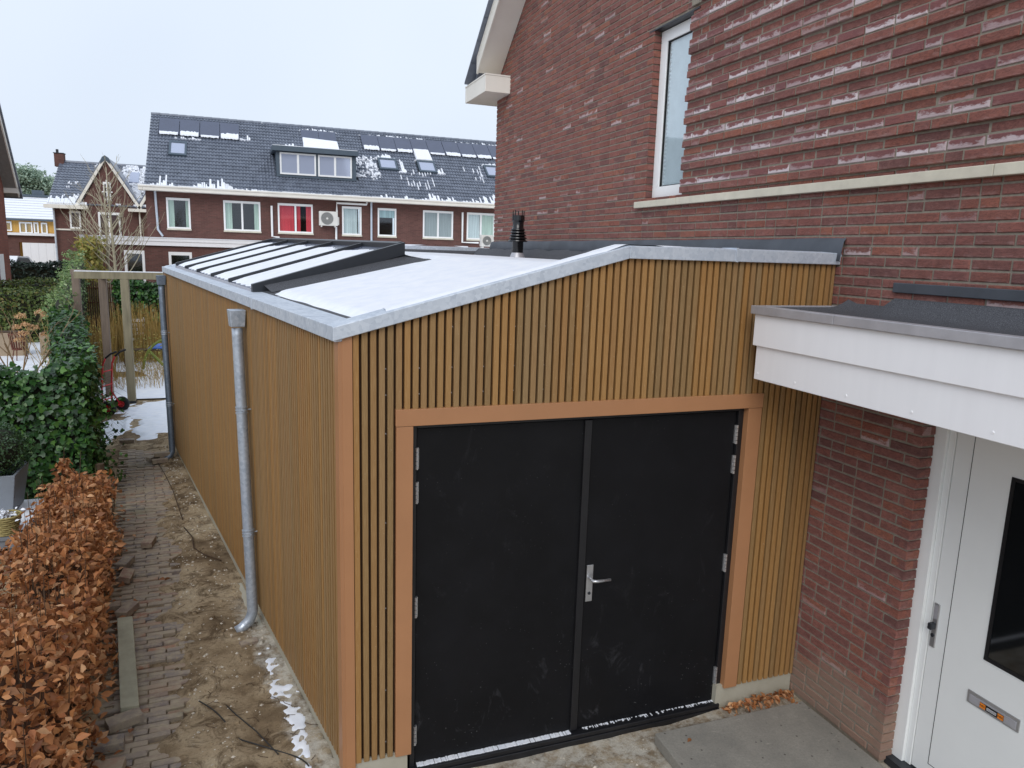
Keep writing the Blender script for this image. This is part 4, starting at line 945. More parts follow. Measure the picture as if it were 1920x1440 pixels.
# pebbles and rubble
rp = random.Random(8); mb = MB()
for i in range(900):
    y = rp.uniform(-1.2, 8); x = rp.uniform(path_r(y)-.05, wall_x(y)-.04)
    if rp.random() < .25: y = rp.uniform(-1.2, -.08); x = rp.uniform(-3.1, -1.25)
    r_ = rp.choice([.004, .006, .008, .012])*rp.uniform(.7, 1.5); z = float(gh(np.array(x), np.array(y)))
    c = [(x+r_*a*rp.uniform(.6, 1.2), y+r_*b*rp.uniform(.6, 1.2), z+c_*r_) for a, b, c_ in ((1, 0, 0), (0, 1, 0), (-1, 0, 0), (0, -1, 0), (0, 0, .8))]
    mb.add(c, [(0, 1, 4), (1, 2, 4), (2, 3, 4), (3, 0, 4)], rp.random())
kind(mb.build('gravel', plain('rubble_bits', '#c2b8a8', .9, 0, .35, 30)), 'stuff')
mb = MB()
for i in range(420):
    y = rp.uniform(-1.2, 8); x = rp.uniform(path_r(y)-.12, wall_x(y)-.05); r_ = rp.uniform(.008, .026)*(1 if rp.random() < .8 else 1.5); z = float(gh(np.array(x), np.array(y)))
    an = [k*math.pi/3+rp.uniform(-.3, .3) for k in range(6)]
    mb.add([(x+r_*math.cos(a)*rp.uniform(.7, 1.2), y+r_*math.sin(a)*rp.uniform(.7, 1.2), z-.004) for a in an]+[(x+r_*.5*math.cos(a), y+r_*.5*math.sin(a), z+r_*rp.uniform(.3, .6)) for a in an], [(k, (k+1) % 6, 6+(k+1) % 6, 6+k) for k in range(6)]+[(6, 7, 8, 9, 10, 11)], rp.random())
kind(mb.build('soil_clods', M['ground']), 'stuff')
rg = np.random.default_rng(91); n = 150; yy = rg.uniform(-1.2, 5.2, n); P = np.stack([path_l(yy)+rg.uniform(-.18, .16, n)*rg.random(n), yy, .02+.02*rg.random(n)], 1)
kind(cloud('leaf_litter', 'oval', P, frames(n, (0, 0, 1), .35, rg), rg.uniform(.035, .07, n), M['beech'], None, rg.uniform(.3, 2, n)), 'stuff')
tw = MB()
for i in range(130):
    y = rp.uniform(-1, 8); x = rp.uniform(path_r(y)-.1, wall_x(y)-.05); a = rp.uniform(0, 6.3); L = rp.uniform(.03, .11); z = float(gh(np.array(x), np.array(y)))+.006
    tw.tube([(x, y, z), (x+L*.5*math.cos(a), y+L*.5*math.sin(a), z+.008), (x+L*math.cos(a+.4), y+L*math.sin(a+.4), z)], .0018, 4)
kind(tw.build('twig_litter', M['dark_twig']), 'stuff')

# ---------------------------------------------------------------- near garden
# beech hedge
beech = thing('beech_hedge', 'low beech hedge with dry brown leaves beside the path', 'hedge', (-4.9, 1.8, 0))
A0 = np.array([-4.66, -1.3]); A1 = np.array([-5.20, 4.65]); dA = A1-A0; LA = np.linalg.norm(dA); dA /= LA; nA = np.array([dA[1], -dA[0]])
TA = lambda x, y, z: (A0[0]+x*dA[0]+y*nA[0], A0[1]+x*dA[1]+y*nA[1], z)
hA = lambda x: .82-.22*np.clip((x-3.6)/2.4, 0, 1)**1.3+.05*np.sin(x*4.2)+.03*np.sin(x*9.1)
TAw = lambda x, y, z: TA(x, y*(1-.35*(max(0, x-3.2)/2.8)**1.2)*(1.1-.25*z)-(.10 if x > 3.8 else .0)*0, z)
P, Nn = block_cloud(TAw, LA, .64, .8, 15000, .20, 0, 3, hA, .30)
rg = np.random.default_rng(12); n = len(P)
m_ = (P[:, 2] > .02); P, Nn = P[m_], Nn[m_]; n = len(P)
fr = frames(n, Nn*.7, 1.3, rg)
split_cloud('oval', P, fr, rg.uniform(.035, .082, n), M['beech'], beech, 300, rg.uniform(.3, 2.2, n), cand=(P[:, 1] > -.9))
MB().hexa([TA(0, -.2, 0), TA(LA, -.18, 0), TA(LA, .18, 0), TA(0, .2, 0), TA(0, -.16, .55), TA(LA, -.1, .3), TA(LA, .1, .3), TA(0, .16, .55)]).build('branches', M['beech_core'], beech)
tw = MB(); rp = random.Random(31)
for i in range(260):
    x = rp.uniform(.2, LA); y = rp.uniform(-.24, .24); h = float(hA(x))*rp.uniform(.8, 1.28); lx, ly = rp.uniform(-.12, .12), rp.uniform(-.1, .1)
    tw.tube([TA(x, y, 0), TA(x+lx*.5, y+ly*.6, h*.55), TA(x+lx, y+ly, h)], [.006, .004, .0015], 5)
tw.tube([TA(5.2, 0, .2), TA(5.3, .02, .7), TA(5.35, .05, 1.02)], [.006, .004, .002], 5)
tw.tube([(-5.28, 4.2, .2), (-5.31, 4.3, .6), (-5.30, 4.35, .98)], [.007, .005, .002], 5)
kind(tw.build('twigs', M['dark_twig'], beech), 'stuff')
rg = np.random.default_rng(62); n = 170; q = rg.random(n)**1.5; P = np.stack([-5.26-.05*q+rg.normal(0, .10, n)*(1.1-q), 4.3+.05*q+rg.normal(0, .12, n)*(1.1-q), .42+.46*q], 1)
kind(cloud('tip_leaves', 'oval', P, frames(n, (.3, -.6, .8), 1., rg), rg.uniform(.05, .09, n), M['beech'], beech, rg.uniform(.3, 2, n)), 'stuff')

# ivy hedge, L-shaped: one piece facing the camera and one running along the path
ivy = thing('ivy_hedge', 'dark glossy ivy hedge rounding the corner beside the path', 'hedge', (-5.6, 6, 0))
T1 = lambda x, y, z: (-7.6+x, 5.72+y, z)
P1, N1 = block_cloud(T1, 2.34, .55, 1.68, 6500, .11, 0, 5, lambda x: 1.56+.10*np.clip((x-1.5)/1, 0, 1)+.03*np.sin(x*6), .16, (1, .3, 1, 0, 1))
B0 = np.array([-5.42, 5.95]); B1 = np.array([-6.42, 10.5]); dB = B1-B0; LB = np.linalg.norm(dB); dB /= LB; nB = np.array([dB[1], -dB[0]])
T2 = lambda x, y, z: (B0[0]+x*dB[0]+y*nB[0], B0[1]+x*dB[1]+y*nB[1], z)
P2, N2 = block_cloud(T2, LB, .42, 1.8, 7500, .10, 0, 6, lambda x: 1.66+.05*x+.05*np.sin(x*4), .18)
P = np.concatenate([P1, P2]); Nn = np.concatenate([N1, N2]); m_ = P[:, 2] > .02; P, Nn = P[m_], Nn[m_]; n = len(P); rg = np.random.default_rng(13)
split_cloud('ivy', P, frames(n, Nn, .42, rg), rg.uniform(.045, .085, n), M['ivy'], ivy, 300, None, cand=((P[:, 0] > -6.2)))
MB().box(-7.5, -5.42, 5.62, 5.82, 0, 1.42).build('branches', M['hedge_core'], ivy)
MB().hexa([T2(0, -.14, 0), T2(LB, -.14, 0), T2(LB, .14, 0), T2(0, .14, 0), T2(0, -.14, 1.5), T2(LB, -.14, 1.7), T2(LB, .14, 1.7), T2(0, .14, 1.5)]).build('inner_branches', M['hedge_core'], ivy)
P = np.array([T1(2.3+.35*a, -.3-.1*b, .2+1.0*c) for a, b, c in RNG.random((140, 3))]); kindl = 'ivy'
MB().tube([(-5.13, 5.2, 0), (-5.14, 5.21, .55)], .04, 8).build('support_post', M['dark_twig'], ivy)
tv = MB(); rp = random.Random(77)
for i in range(40):
    q = T2(rp.uniform(0, 3), .28, rp.uniform(.05, 1.2)); L = rp.uniform(.1, .3)
    tv.tube([q, (q[0]+L*.5, q[1]-.03, q[2]+.05), (q[0]+L*.9, q[1]-.05+rp.uniform(-.1, .1), q[2]-.05)], [.003, .002, .001], 4)
kind(tv.build('runners', M['dark_twig'], ivy), 'stuff')
rg = np.random.default_rng(61); n = 260; P = np.stack([-5.28+.24*rg.random(n)**1.8, 5.25+1.2*rg.random(n), .08+1.15*rg.random(n)**1.2], 1)
kind(cloud('trailing_leaves', 'ivy', P, frames(n, (1, -.6, .4), .6, rg), rg.uniform(.035, .065, n), M['ivy'], ivy), 'stuff')
# pale variegated ivy and bamboo-like bush further along the boundary
vi = thing('climbing_ivy', 'pale green variegated ivy climbing the boundary behind dark ivy', 'ivy', (-6.4, 12, 0))
B0 = np.array([-6.25, 11.0]); B1 = np.array([-7.35, 19.5]); dB2 = B1-B0; LB2 = np.linalg.norm(dB2); dB2 /= LB2; nB2 = np.array([dB2[1], -dB2[0]])
T3 = lambda x, y, z: (B0[0]-.40+x*dB2[0]+y*nB2[0], B0[1]+x*dB2[1]+y*nB2[1], z)
P, Nn = block_cloud(T3, LB2, .34, 2.3, 8000, .13, 0, 8, lambda x: 1.85+.11*x+.12*np.sin(x*2.1), .2); n = len(P); rg = np.random.default_rng(14)
kind(cloud('foliage', 'quad', P, frames(n, Nn, .5, rg), rg.uniform(.05, .10, n), M['ivy_light'], vi), 'stuff')
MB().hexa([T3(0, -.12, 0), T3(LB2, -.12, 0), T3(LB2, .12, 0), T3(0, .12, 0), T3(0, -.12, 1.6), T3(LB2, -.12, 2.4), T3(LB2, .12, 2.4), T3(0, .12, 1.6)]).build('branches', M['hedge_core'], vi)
bb = thing('bamboo_bush', 'upright yellow-green bamboo bush before white fascia', 'bush', (-7.6, 20.5, 0))
rg = np.random.default_rng(15); n = 3600; P = np.stack([-7.62+rg.normal(0, .13, n), 20.5+rg.normal(0, .35, n), .9+2.15*rg.random(n)**.9], 1)
kind(cloud('foliage', 'quad', P, frames(n, (.6, -.4, .6), .8, rg), rg.uniform(.08, .16, n), M['bamboo'], bb), 'stuff')
cb = MB()
for i in range(30): x = -7.62+rg.normal(0, .12); y_ = 20.5+rg.normal(0, .3); cb.tube([(x, y_, 0), (x+rg.normal(0, .1), y_, 2.9)], [.012, .005], 5)
kind(cb.build('canes', M['straw'], bb), 'stuff')

# planter with boxwood, table, basket
tb = thing('garden_table', 'weathered grey garden table with snow, behind beech hedge', 'table', (-6.05, 4.4, 0))
for i in range(4): MB().box(-7.3, -5.56, 3.76+i*.275, 3.76+i*.275+.26, .27, .30).build('plank', M['tabletop'], tb, bevel=.004)
for xx in (-7.2, -5.66):
    for yy in (3.84, 4.76): MB().box(xx-.035, xx+.035, yy-.035, yy+.035, 0, .269).build('leg', M['tabletop'], tb)
MB().box(-7.25, -5.60, 3.78, 3.82, .19, .269).build('rail', M['tabletop'], tb)
kind(snow_patch('table_snow', lambda X, Y: .15+.45*nz(np.stack([X, Y, X], -1), 3, 6)+np.clip(X+5.9, 0, .5)*.9+(Y-4.2)*.2, -7.2, -5.57, 3.9, 4.83, .025, lambda X, Y: 0*X+.297, .02, tb), 'stuff')
pb = thing('planter_box', 'square tapered grey planter standing on the snowy table', 'planter', (-5.98, 4.54, .3))
c0 = np.array([-5.98, 4.54])
def ring(h, z): return [(c0[0]-h, c0[1]-h, z), (c0[0]+h, c0[1]-h, z), (c0[0]+h, c0[1]+h, z), (c0[0]-h, c0[1]+h, z)]
pm = MB(); pm.add(ring(.20, .325)+ring(.265, .74)+ring(.24, .74)+ring(.22, .66), [(3, 2, 1, 0)]+[(4*k+i, 4*k+(i+1) % 4, 4*k+4+(i+1) % 4, 4*k+4+i) for k in range(3) for i in range(4)]+[(12, 13, 14, 15)])
pm.build('planter_shell', M['planter'], pb, bevel=.006)
bc = (-5.98, 4.54, .93)
bx = thing('boxwood_ball', 'clipped boxwood ball growing in the grey planter', 'shrub', bc)
rg = np.random.default_rng(16); n = 5200; v = rg.normal(0, 1, (n, 3)); v /= np.linalg.norm(v, axis=1)[:, None]
P = np.array(bc)+v*np.array([.36, .36, .28])*(1+.10*nz(v, 4))[:, None]*(1-.16*rg.random(n)**1.5)[:, None]
split_cloud('quad', P, frames(n, v, .5, rg), rg.uniform(.018, .032, n), M['box'], bx, 0)
m_ = MB(); m_.lathe(bc, [(.001, -.21), (.15, -.18), (.27, -.05), (.28, .06), (.18, .18), (.001, .23)], 14); m_.build('branches', M['hedge_core'], bx)
bkc = (-5.72, 3.88)
bk = thing('wicker_basket', 'small yellow-brown wicker basket on the table before planter', 'basket', (bkc[0], bkc[1], .3))
for i in range(9):
    z = .311+i*.021; m_ = MB(); pts = [(bkc[0]+(.085+.005*i)*math.cos(a*math.pi/12)*(1+.03*math.sin(a*math.pi/2+i*math.pi)), bkc[1]+(.085+.005*i)*math.sin(a*math.pi/12)*(1+.03*math.sin(a*math.pi/2+i*math.pi)), z) for a in range(25)]
    m_.tube(pts, .0105, 6).build('cane_ring', M['wicker'], bk, smooth=True)
m_ = MB(); m_.lathe((bkc[0], bkc[1], .305), [(0, .15), (.10, .16)], 14); m_.build('soil', M['dark_twig'], bk)
rg = np.random.default_rng(17)
P = np.array([bkc[0], bkc[1], .49])+rg.normal(0, 1, (90, 3))*np.array([.05, .05, .02]); cloud('petals', 'oval', P, frames(90, (0, 0, 1), .6, rg), rg.uniform(.03, .05, 90), M['snow'], bk)

# pergola, posts and snow-capped beam
pg = thing('pergola', 'weathered timber pergola with snow along its beam', 'pergola', (-5.6, 11.3, 0))
def post(x0, x1, y0, y1, z0, z1, mat='oldwood'): return MB().box(x0, x1, y0, y1, z0, z1).build('post', M[mat], pg, bevel=.006)
post(-5.655, -5.52, 11.30, 11.43, .05, 2.319, 'mossy'); post(-6.12, -5.99, 12.00, 12.13, .03, 2.319); post(-6.70, -6.57, 12.75, 12.88, .03, 2.319)
MB().hexa([(-5.66, 11.28, -.02), (-5.515, 11.28, -.02), (-5.515, 11.44, -.02), (-5.66, 11.44, -.02), (-5.66, 11.28, .05), (-5.515, 11.28, .05), (-5.515, 11.44, .05), (-5.66, 11.44, .05)]).build('post_shoe', M['darkmetal'], pg)
MB().hexa([(-6.39, 11.30, 2.32), (-4.93, 11.30, 2.32), (-4.93, 11.37, 2.32), (-6.39, 11.37, 2.32), (-6.39, 11.30, 2.445), (-4.93, 11.30, 2.445), (-4.93, 11.37, 2.445), (-6.39, 11.37, 2.445)]).build('beam', M['mossy'], pg, bevel=.005)
MB().hexa([(-5.70, 11.371, 2.32), (-5.56, 11.371, 2.32), (-6.60, 12.9, 2.32), (-6.74, 12.9, 2.32), (-5.70, 11.371, 2.43), (-5.56, 11.371, 2.43), (-6.60, 12.9, 2.43), (-6.74, 12.9, 2.43)]).build('beam', M['oldwood'], pg, bevel=.005)
post(-5.12, -5.0, 12.6, 12.72, .02, 2.319) if False else None
MB().box(-6.38, -4.94, 11.305, 11.365, 2.4455, 2.462).build('beam_snow', M['snow'], pg, bevel=.006)

# hand truck
ht = thing('hand_truck', 'red hand truck with black tyres leaning by the pergola', 'hand truck', (-5.75, 10.6, 0))
def HT(x, y, z): return (-5.80+x*.83+y*.56, 10.62+x*-.0+y*.83-x*.56+0, z)
for yy in (-.0, ): pass
a0 = (-5.90, 10.55); dirx = Vector((.40, .92, 0)).normalized(); fw = Vector((-.92, .40, 0)).normalized()
def H(a, f, z): q = Vector((-5.78, 10.55, 0))+dirx*a+fw*f; return (q.x, q.y, z)
for a in (-.14, .14):
    MB().tube([H(a, .12, .05), H(a, .10, .5), H(a, .06, .88), H(a, .0, 1.0)], .014, 8).build('rail', M['red'], ht, smooth=True)
    MB().tube([H(a, .0, 1.0), H(a, -.10, 1.08), H(a, -.2, 1.12)], .017, 8).build('grip', M['rubber'], ht, smooth=True)
for z in (.25, .5, .75): MB().tube([H(-.14, .10-.03*z, z), H(.14, .10-.03*z, z)], .011, 8).build('crossbar', M['red'], ht, smooth=True)
MB().tube([H(-.2, -.04, .13), H(.2, -.04, .13)], .012, 8).build('axle', M['red'], ht)
for a in (-.14, .14): MB().tube([H(a, .10, .35), H(a, -.04, .13)], .011, 8).build('strut', M['red'], ht)
MB().hexa([H(-.16, .12, .03), H(.16, .12, .03), H(.16, .32, .03), H(-.16, .32, .03), H(-.16, .12, .04), H(.16, .12, .04), H(.16, .32, .04), H(-.16, .32, .04)]).build('toe_plate', M['red'], ht)
def wheel(a):
    c = Vector(H(a, -.04, .13)); w = MB(); pr = [(.06, -.035), (.10, -.04), (.125, -.025), (.132, 0), (.125, .025), (.10, .04), (.06, .035)]; n = 20; vs = []; fs = []
    for r_, off in pr:
        for k in range(n): an = 2*math.pi*k/n; q = c+dirx*off+fw*(r_*math.cos(an)); vs.append((q.x, q.y, q.z+r_*math.sin(an)))
    for i in range(len(pr)-1):
        for k in range(n): fs.append((i*n+k, i*n+(k+1) % n, (i+1)*n+(k+1) % n, (i+1)*n+k))
    wo = w.add(vs, fs).build('wheel', M['rubber'], ht, smooth=True)
    rm = MB()
    for s_ in (-1, 1):
        q = c+dirx*.03*s_; rm.tube([q, q+dirx*.006*s_], [.062, .058], 18)
        for k in range(5):
            an = k*1.257; q2 = c+dirx*.038*s_; rm.tube([q2, q2+fw*.055*math.cos(an)+Vector((0, 0, .055*math.sin(an)))], .006, 6)
    rm.tube([c-dirx*.05, c+dirx*.05], .014, 8); rm.build('rim', M['red'], wo)
wheel(-.2); wheel(.2)

# ornamental grass and willow stems behind the pergola
def stems(name, label, cat, n, xr, yr, hr, mat, seed, lean=.12, r0=.006, leaves=0, group=None):
    rp = random.Random(seed); t = thing(name, label, cat, ((xr[0]+xr[1])/2, (yr[0]+yr[1])/2, 0), group); mb = MB()
    for i in range(n):
        x, y = rp.uniform(*xr), rp.uniform(*yr); h = rp.uniform(*hr); a, b = rp.gauss(0, lean), rp.gauss(0, lean)
        mb.tube([(x, y, 0), (x+a*.4, y+b*.4, h*.55), (x+a, y+b, h)], [r0, r0*.8, r0*.4], 4, rp.random(), cap=False)
    kind(mb.build('stems', M[mat], t), 'stuff'); return t
gr1 = stems('ornamental_grass', 'tall straw-coloured grass clump beyond the pergola posts', 'grass clump', 900, (-6.9, -4.75), (16.2, 17.6), (.8, 1.5), 'straw', 1, .07)
gr2 = stems('ornamental_grass', 'feathery straw grass between the two left pergola posts', 'grass clump', 260, (-6.75, -6.2), (13.3, 14.3), (.8, 1.45), 'straw', 2, .10, .006)
stems('dead_perennials', 'sparse brown dead stems in snow behind the pergola', 'dead plants', 520, (-6.2, -4.6), (12.6, 15.4), (.15, .55), 'straw', 3, .10, .004)
rg = np.random.default_rng(19); n = 700; P = np.stack([rg.uniform(-6.8, -5.0, n), rg.uniform(12.2, 14.6, n), rg.uniform(.05, 1.0, n)**1.2], 1)
for t_, nn, xr, yr, zr in ((gr2, 900, (-6.8, -6.15), (11.9, 14.2), (.1, 1.3)), (gr1, 900, (-6.0, -4.8), (13, 16.3), (.2, .9))):
    P = np.stack([rg.uniform(*xr, nn), rg.uniform(*yr, nn), rg.uniform(*zr, nn)], 1); kind(cloud('seed_heads', 'quad', P, frames(nn, (0, 0, 1), 1, rg), rg.uniform(.02, .05, nn), M['bamboo'], t_), 'stuff')
# arched willow hoop
m_ = MB(); pts = [(-5.15+.55*math.cos(a), 14.2, .12+.75*math.sin(a)) for a in np.linspace(.1, math.pi-.1, 14)]
m_.tube(pts, .03, 7); m_.tube([(-5.55, 14.2, .6), (-5.2, 14.1, .2), (-5.0, 14.0, 0)], .03, 7)
tag(m_.build('bent_branch', M['bamboo'], smooth=True), 'bent mossy yellow branch arching over snow behind the posts', 'branch')
# hedge block right behind pergola, reed fence, blue sheet
def hedge(name, label, x0, x1, y0, y1, h, n, mat, leaf='quad', size=(.05, .1), seed=1, bul=.12, group=None):
    t = thing(name, label, 'hedge', ((x0+x1)/2, (y0+y1)/2, 0), group); T = lambda x, y, z: (x0+x, (y0+y1)/2+y, z)
    P, Nn = block_cloud(T, x1-x0, y1-y0, h, n, bul, 0, seed, lambda x: h+.05*np.sin(x*2.7+seed), .15, (1, .1, 1, .6, .6)); m_ = P[:, 2] > 0.02; P, Nn = P[m_], Nn[m_]; n = len(P); rg = np.random.default_rng(seed)
    kind(cloud('foliage', leaf, P, frames(n, Nn, .55, rg), rg.uniform(size[0], size[1], n), M[mat], t), 'stuff')
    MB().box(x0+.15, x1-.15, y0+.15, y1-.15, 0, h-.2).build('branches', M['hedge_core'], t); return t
hedge('hedge', 'dark green clipped hedge behind straw grass right of posts', -6.75, -4.3, 18.1, 19.0, 1.95, 5500, 'ivy', 'ivy', (.06, .11), 21)
hedge('hedge', 'large olive green hedge block behind the dried hydrangeas', -12.5, -7.75, 20.6, 21.6, 1.55, 8000, 'privet', 'quad', (.06, .12), 22)
hedge('hedge', 'brownish low hedge strip between olive hedge and dark hedge', -13.5, -8.2, 25.0, 26.2, 1.62, 6000, 'beech' if False else 'privet', 'quad', (.06, .12), 23)
hedge('hedge', 'very dark clipped hedge in front of the white garage door', -16.5, -10.3, 33.5, 34.8, 1.95, 6000, 'darkhedge', 'quad', (.09, .16), 24)
rf = thing('reed_screen', 'brown reed screen fence seen between pergola posts', 'fence', (-6.9, 19.6, 0))
for i in range(26):
    x = -7.6+i*.055; MB().tube([(x, 19.2+.01*math.sin(i*2), 0), (x, 19.2, 1.88+.03*math.sin(i*5))], .024, 5).build('reed', M['reed'], rf)
for z in (.4, .85, 1.3, 1.7): MB().box(-7.62, -6.2, 19.16, 19.175, z, z+.02).build('wire_band', M['rust'], rf)
bs = MB(); rp = random.Random(4); bs.add([(-5.9+.42*math.cos(a)*rp.uniform(.8, 1.1), 15.8+.25*math.sin(a), .45+.05*rp.random()) for a in np.linspace(0, 5.8, 10)]+[(-5.9, 15.8, .62), (-5.75, 15.75, .60)], [(i, (i+1) % 10, 10) for i in range(10)])
bs = MB(); bs.hexa([(-5.78, 15.75, .44), (-5.22, 15.7, .44), (-5.25, 15.95, .44), (-5.75, 15.95, .44), (-5.66, 15.78, .56), (-5.32, 15.74, .60), (-5.3, 15.9, .57), (-5.62, 15.9, .53)])
tag(bs.build('blue_cover', M['blue'], bevel=.03), 'crumpled blue plastic cover on bench behind the straw grass', 'plastic cover')
bn = thing('garden_bench', 'low dark bench carrying the blue plastic cover', 'bench', (-5.6, 15.8, 0))
MB().box(-6.35, -5.1, 15.7, 15.98, .40, .438).build('seat', M['dark_twig'], bn)
for xx in (-6.25, -5.2): MB().box(xx-.03, xx+.03, 15.75, 15.93, 0, .399).build('leg', M['dark_twig'], bn)
gc = thing('garden_chair', 'white slatted garden chair behind the middle post', 'chair', (-6.25, 17.9, 0))
MB().box(-6.45, -6.05, 17.7, 18.05, .42, .45).build('seat', M['white'], gc)
for i in range(4): MB().box(-6.45, -6.05, 18.05, 18.07, .52+i*.12, .60+i*.12).build('back_slat', M['white'], gc)
for xx in (-6.43, -6.07):
    for yy in (17.72, 18.06): MB().box(xx-.015, xx+.015, yy-.012, yy+.012, 0, .419 if yy < 18 else 1.0).build('leg', M['white'], gc)

# hydrangeas, fire basket, planters
hy = thing('dried_hydrangea', 'dried brown hydrangea heads on bare stems behind ivy', 'hydrangea', (-7.6, 12.2, 0))
heads = [(8, 598), (22, 610), (15, 628), (0, 618), (52, 597), (68, 597), (76, 600), (91, 597), (50, 588), (70, 615), (48, 631), (100, 618), (34, 617), (6, 640), (80, 640), (104, 600), (60, 610)]
rp = random.Random(6); st = MB()
for i, (u, v) in enumerate(heads):
    x = -7.52+(u/105)*1.02; y = 12.0+rp.uniform(-.3, .3); z = 1.66-(v-588)/52*.52; x = x-.02
    n = 130; rg = np.random.default_rng(40+i); w = rg.normal(0, 1, (n, 3)); w /= np.linalg.norm(w, axis=1)[:, None]; w[:, 2] = np.abs(w[:, 2])*.8-.15
    P = np.array([x, y, z])+w*.080*rp.uniform(.8, 1.15)
    cloud('flower_head', 'quad', P, frames(n, w, .4, rg), rg.uniform(.025, .04, n), M['flower'], hy)
    bx_ = -7.2+rp.uniform(-.3, .5); st.tube([(bx_, 12.2, .3), ((bx_+x)/2, y, z*.65), (x, y, z-.02)], [.007, .005, .004], 5)
kind(st.build('stems', M['straw'], hy), 'stuff')
fb = thing('fire_basket', 'rusty slatted iron fire basket on thin legs', 'fire basket', (-8.79, 17.2, 0))
fc2 = (-8.79, 17.2, 0)
for k in range(16):
    a = 2*math.pi*k/16; c_, s_ = math.cos(a), math.sin(a)
    MB().tube([(fc2[0]+.12*c_, fc2[1]+.12*s_, .30), (fc2[0]+.18*c_, fc2[1]+.18*s_, .68)], .012, 5).build('bar', M['rust'], fb)
for r_, z in ((.18, .68), (.12, .30)): MB().tube([(fc2[0]+r_*math.cos(a), fc2[1]+r_*math.sin(a), z) for a in np.linspace(0, 2*math.pi, 25)], .016, 6).build('ring', M['rust'], fb)
for a in (.5, 2.6, 4.7): MB().tube([(fc2[0]+.12*math.cos(a), fc2[1]+.12*math.sin(a), .30), (fc2[0]+.2*math.cos(a), fc2[1]+.2*math.sin(a), 0)], .012, 5).build('leg', M['rust'], fb)
for (x0, x1, lab) in ((-10.4, -8.85, 'beige rectangular planter box behind the fire basket'), (-8.48, -7.95, 'beige rectangular planter box right of the fire basket')):
    p_ = thing('planter_box', lab, 'planter', ((x0+x1)/2, 18.2, 0), 'beige planters before the olive hedge'); 
    MB().box(x0, x1, 17.9, 18.4, 0, .62).build('box', M['planter_beige'], p_, bevel=.01); MB().box(x0+.04, x1-.04, 17.94, 18.36, .621, .64).build('soil', M['dark_twig'], p_)
dkk = thing('garden_deck', 'snow covered low wooden deck behind the ivy hedge', 'deck', (-8.8, 14, 0))
for i in range(7): MB().box(-11, -7.35, 12.6+i*.5, 12.6+i*.5+.47, .10, .14).build('plank', M['tabletop'], dkk)
for i in range(7): MB().box(-10.95, -7.4, 12.63+i*.5, 12.6+i*.5+.43, .1405, .17).build('plank_snow', M['snow'], dkk, bevel=.01)
# bare shrub in front of the hydrangeas
def branch(mb, p, d, L, r, depth, rp, split=2, spread=.5, up=.1, n=6):
    q = Vector(p); pts = [q.copy()]; dd_ = Vector(d).normalized()
    for i in range(4):
        dd_ = (dd_+Vector((rp.gauss(0, .10), rp.gauss(0, .10), rp.gauss(0, .06)+up*.3))).normalized(); q = q+dd_*L/4; pts.append(q.copy())
    mb.tube(pts, [r, r*.9, r*.8, r*.7, r*.6], n, cap=False)
    if depth:
        for k in range(split):
            t_ = pts[rp.choice([2, 3, 4])]; nd = (dd_+Vector((rp.gauss(0, spread), rp.gauss(0, spread), rp.gauss(0, spread*.4)))).normalized()
            branch(mb, t_, nd, L*rp.uniform(.5, .75), r*.55, depth-1, rp, split, spread, up, max(4, n-1))
m_ = MB(); rp = random.Random(14)
for d_ in ((-.35, 0, 1), (.35, 0, .9), (.05, .1, 1), (.1, -.1, 1.2)): branch(m_, (-6.45, 7.6, .9), d_, .75, .014, 3, rp, 2, .35)
m_.tube([(-6.6, 7.6, 0), (-6.5, 7.6, .5), (-6.45, 7.6, .95)], [.035, .03, .02], 8)
tag(m_.build('bare_shrub', plain('light_brown_bark', '#8d7458', .85)), 'bare branching shrub rising behind the ivy hedge top', 'shrub')
# saplings
def sapling(x, y, h, r, seed, label, nb=26):
    rp = random.Random(seed); t = thing('young_tree', label, 'tree', (x, y, 0), 'bare young trees'); m_ = MB(); lean = rp.uniform(-.05, .05)
    m_.tube([(x+lean*z, y, z) for z in np.linspace(0, h, 8)], list(np.linspace(r, r*.18, 8)), 9); m_.build('trunk', M['bark'], t, smooth=True)
    c = MB()
    for i in range(nb):
        z = h*(.32+.66*i/nb); a = rp.uniform(0, 6.28); L = (h-z)*.28+.35
        branch(c, (x+lean*z, y, z), (math.cos(a)*.8, math.sin(a)*.8, .75), L, r*.28*(1-.6*z/h)+.004, 2, rp, 2, .28, .35, 5)
    kind(c.build('crown', M['bark'], t), 'stuff'); return t
sapling(-6.88, 20.0, 5.0, .065, 3, 'tallest bare young tree behind the pergola, right of pair')
sapling(-7.32, 21.2, 4.6, .07, 5, 'bare young tree left of the tallest, behind the pergola', 22)
sapling(-9.4, 31, 4.2, .06, 7, 'small bare tree in front of the gabled house, leftmost', 20)

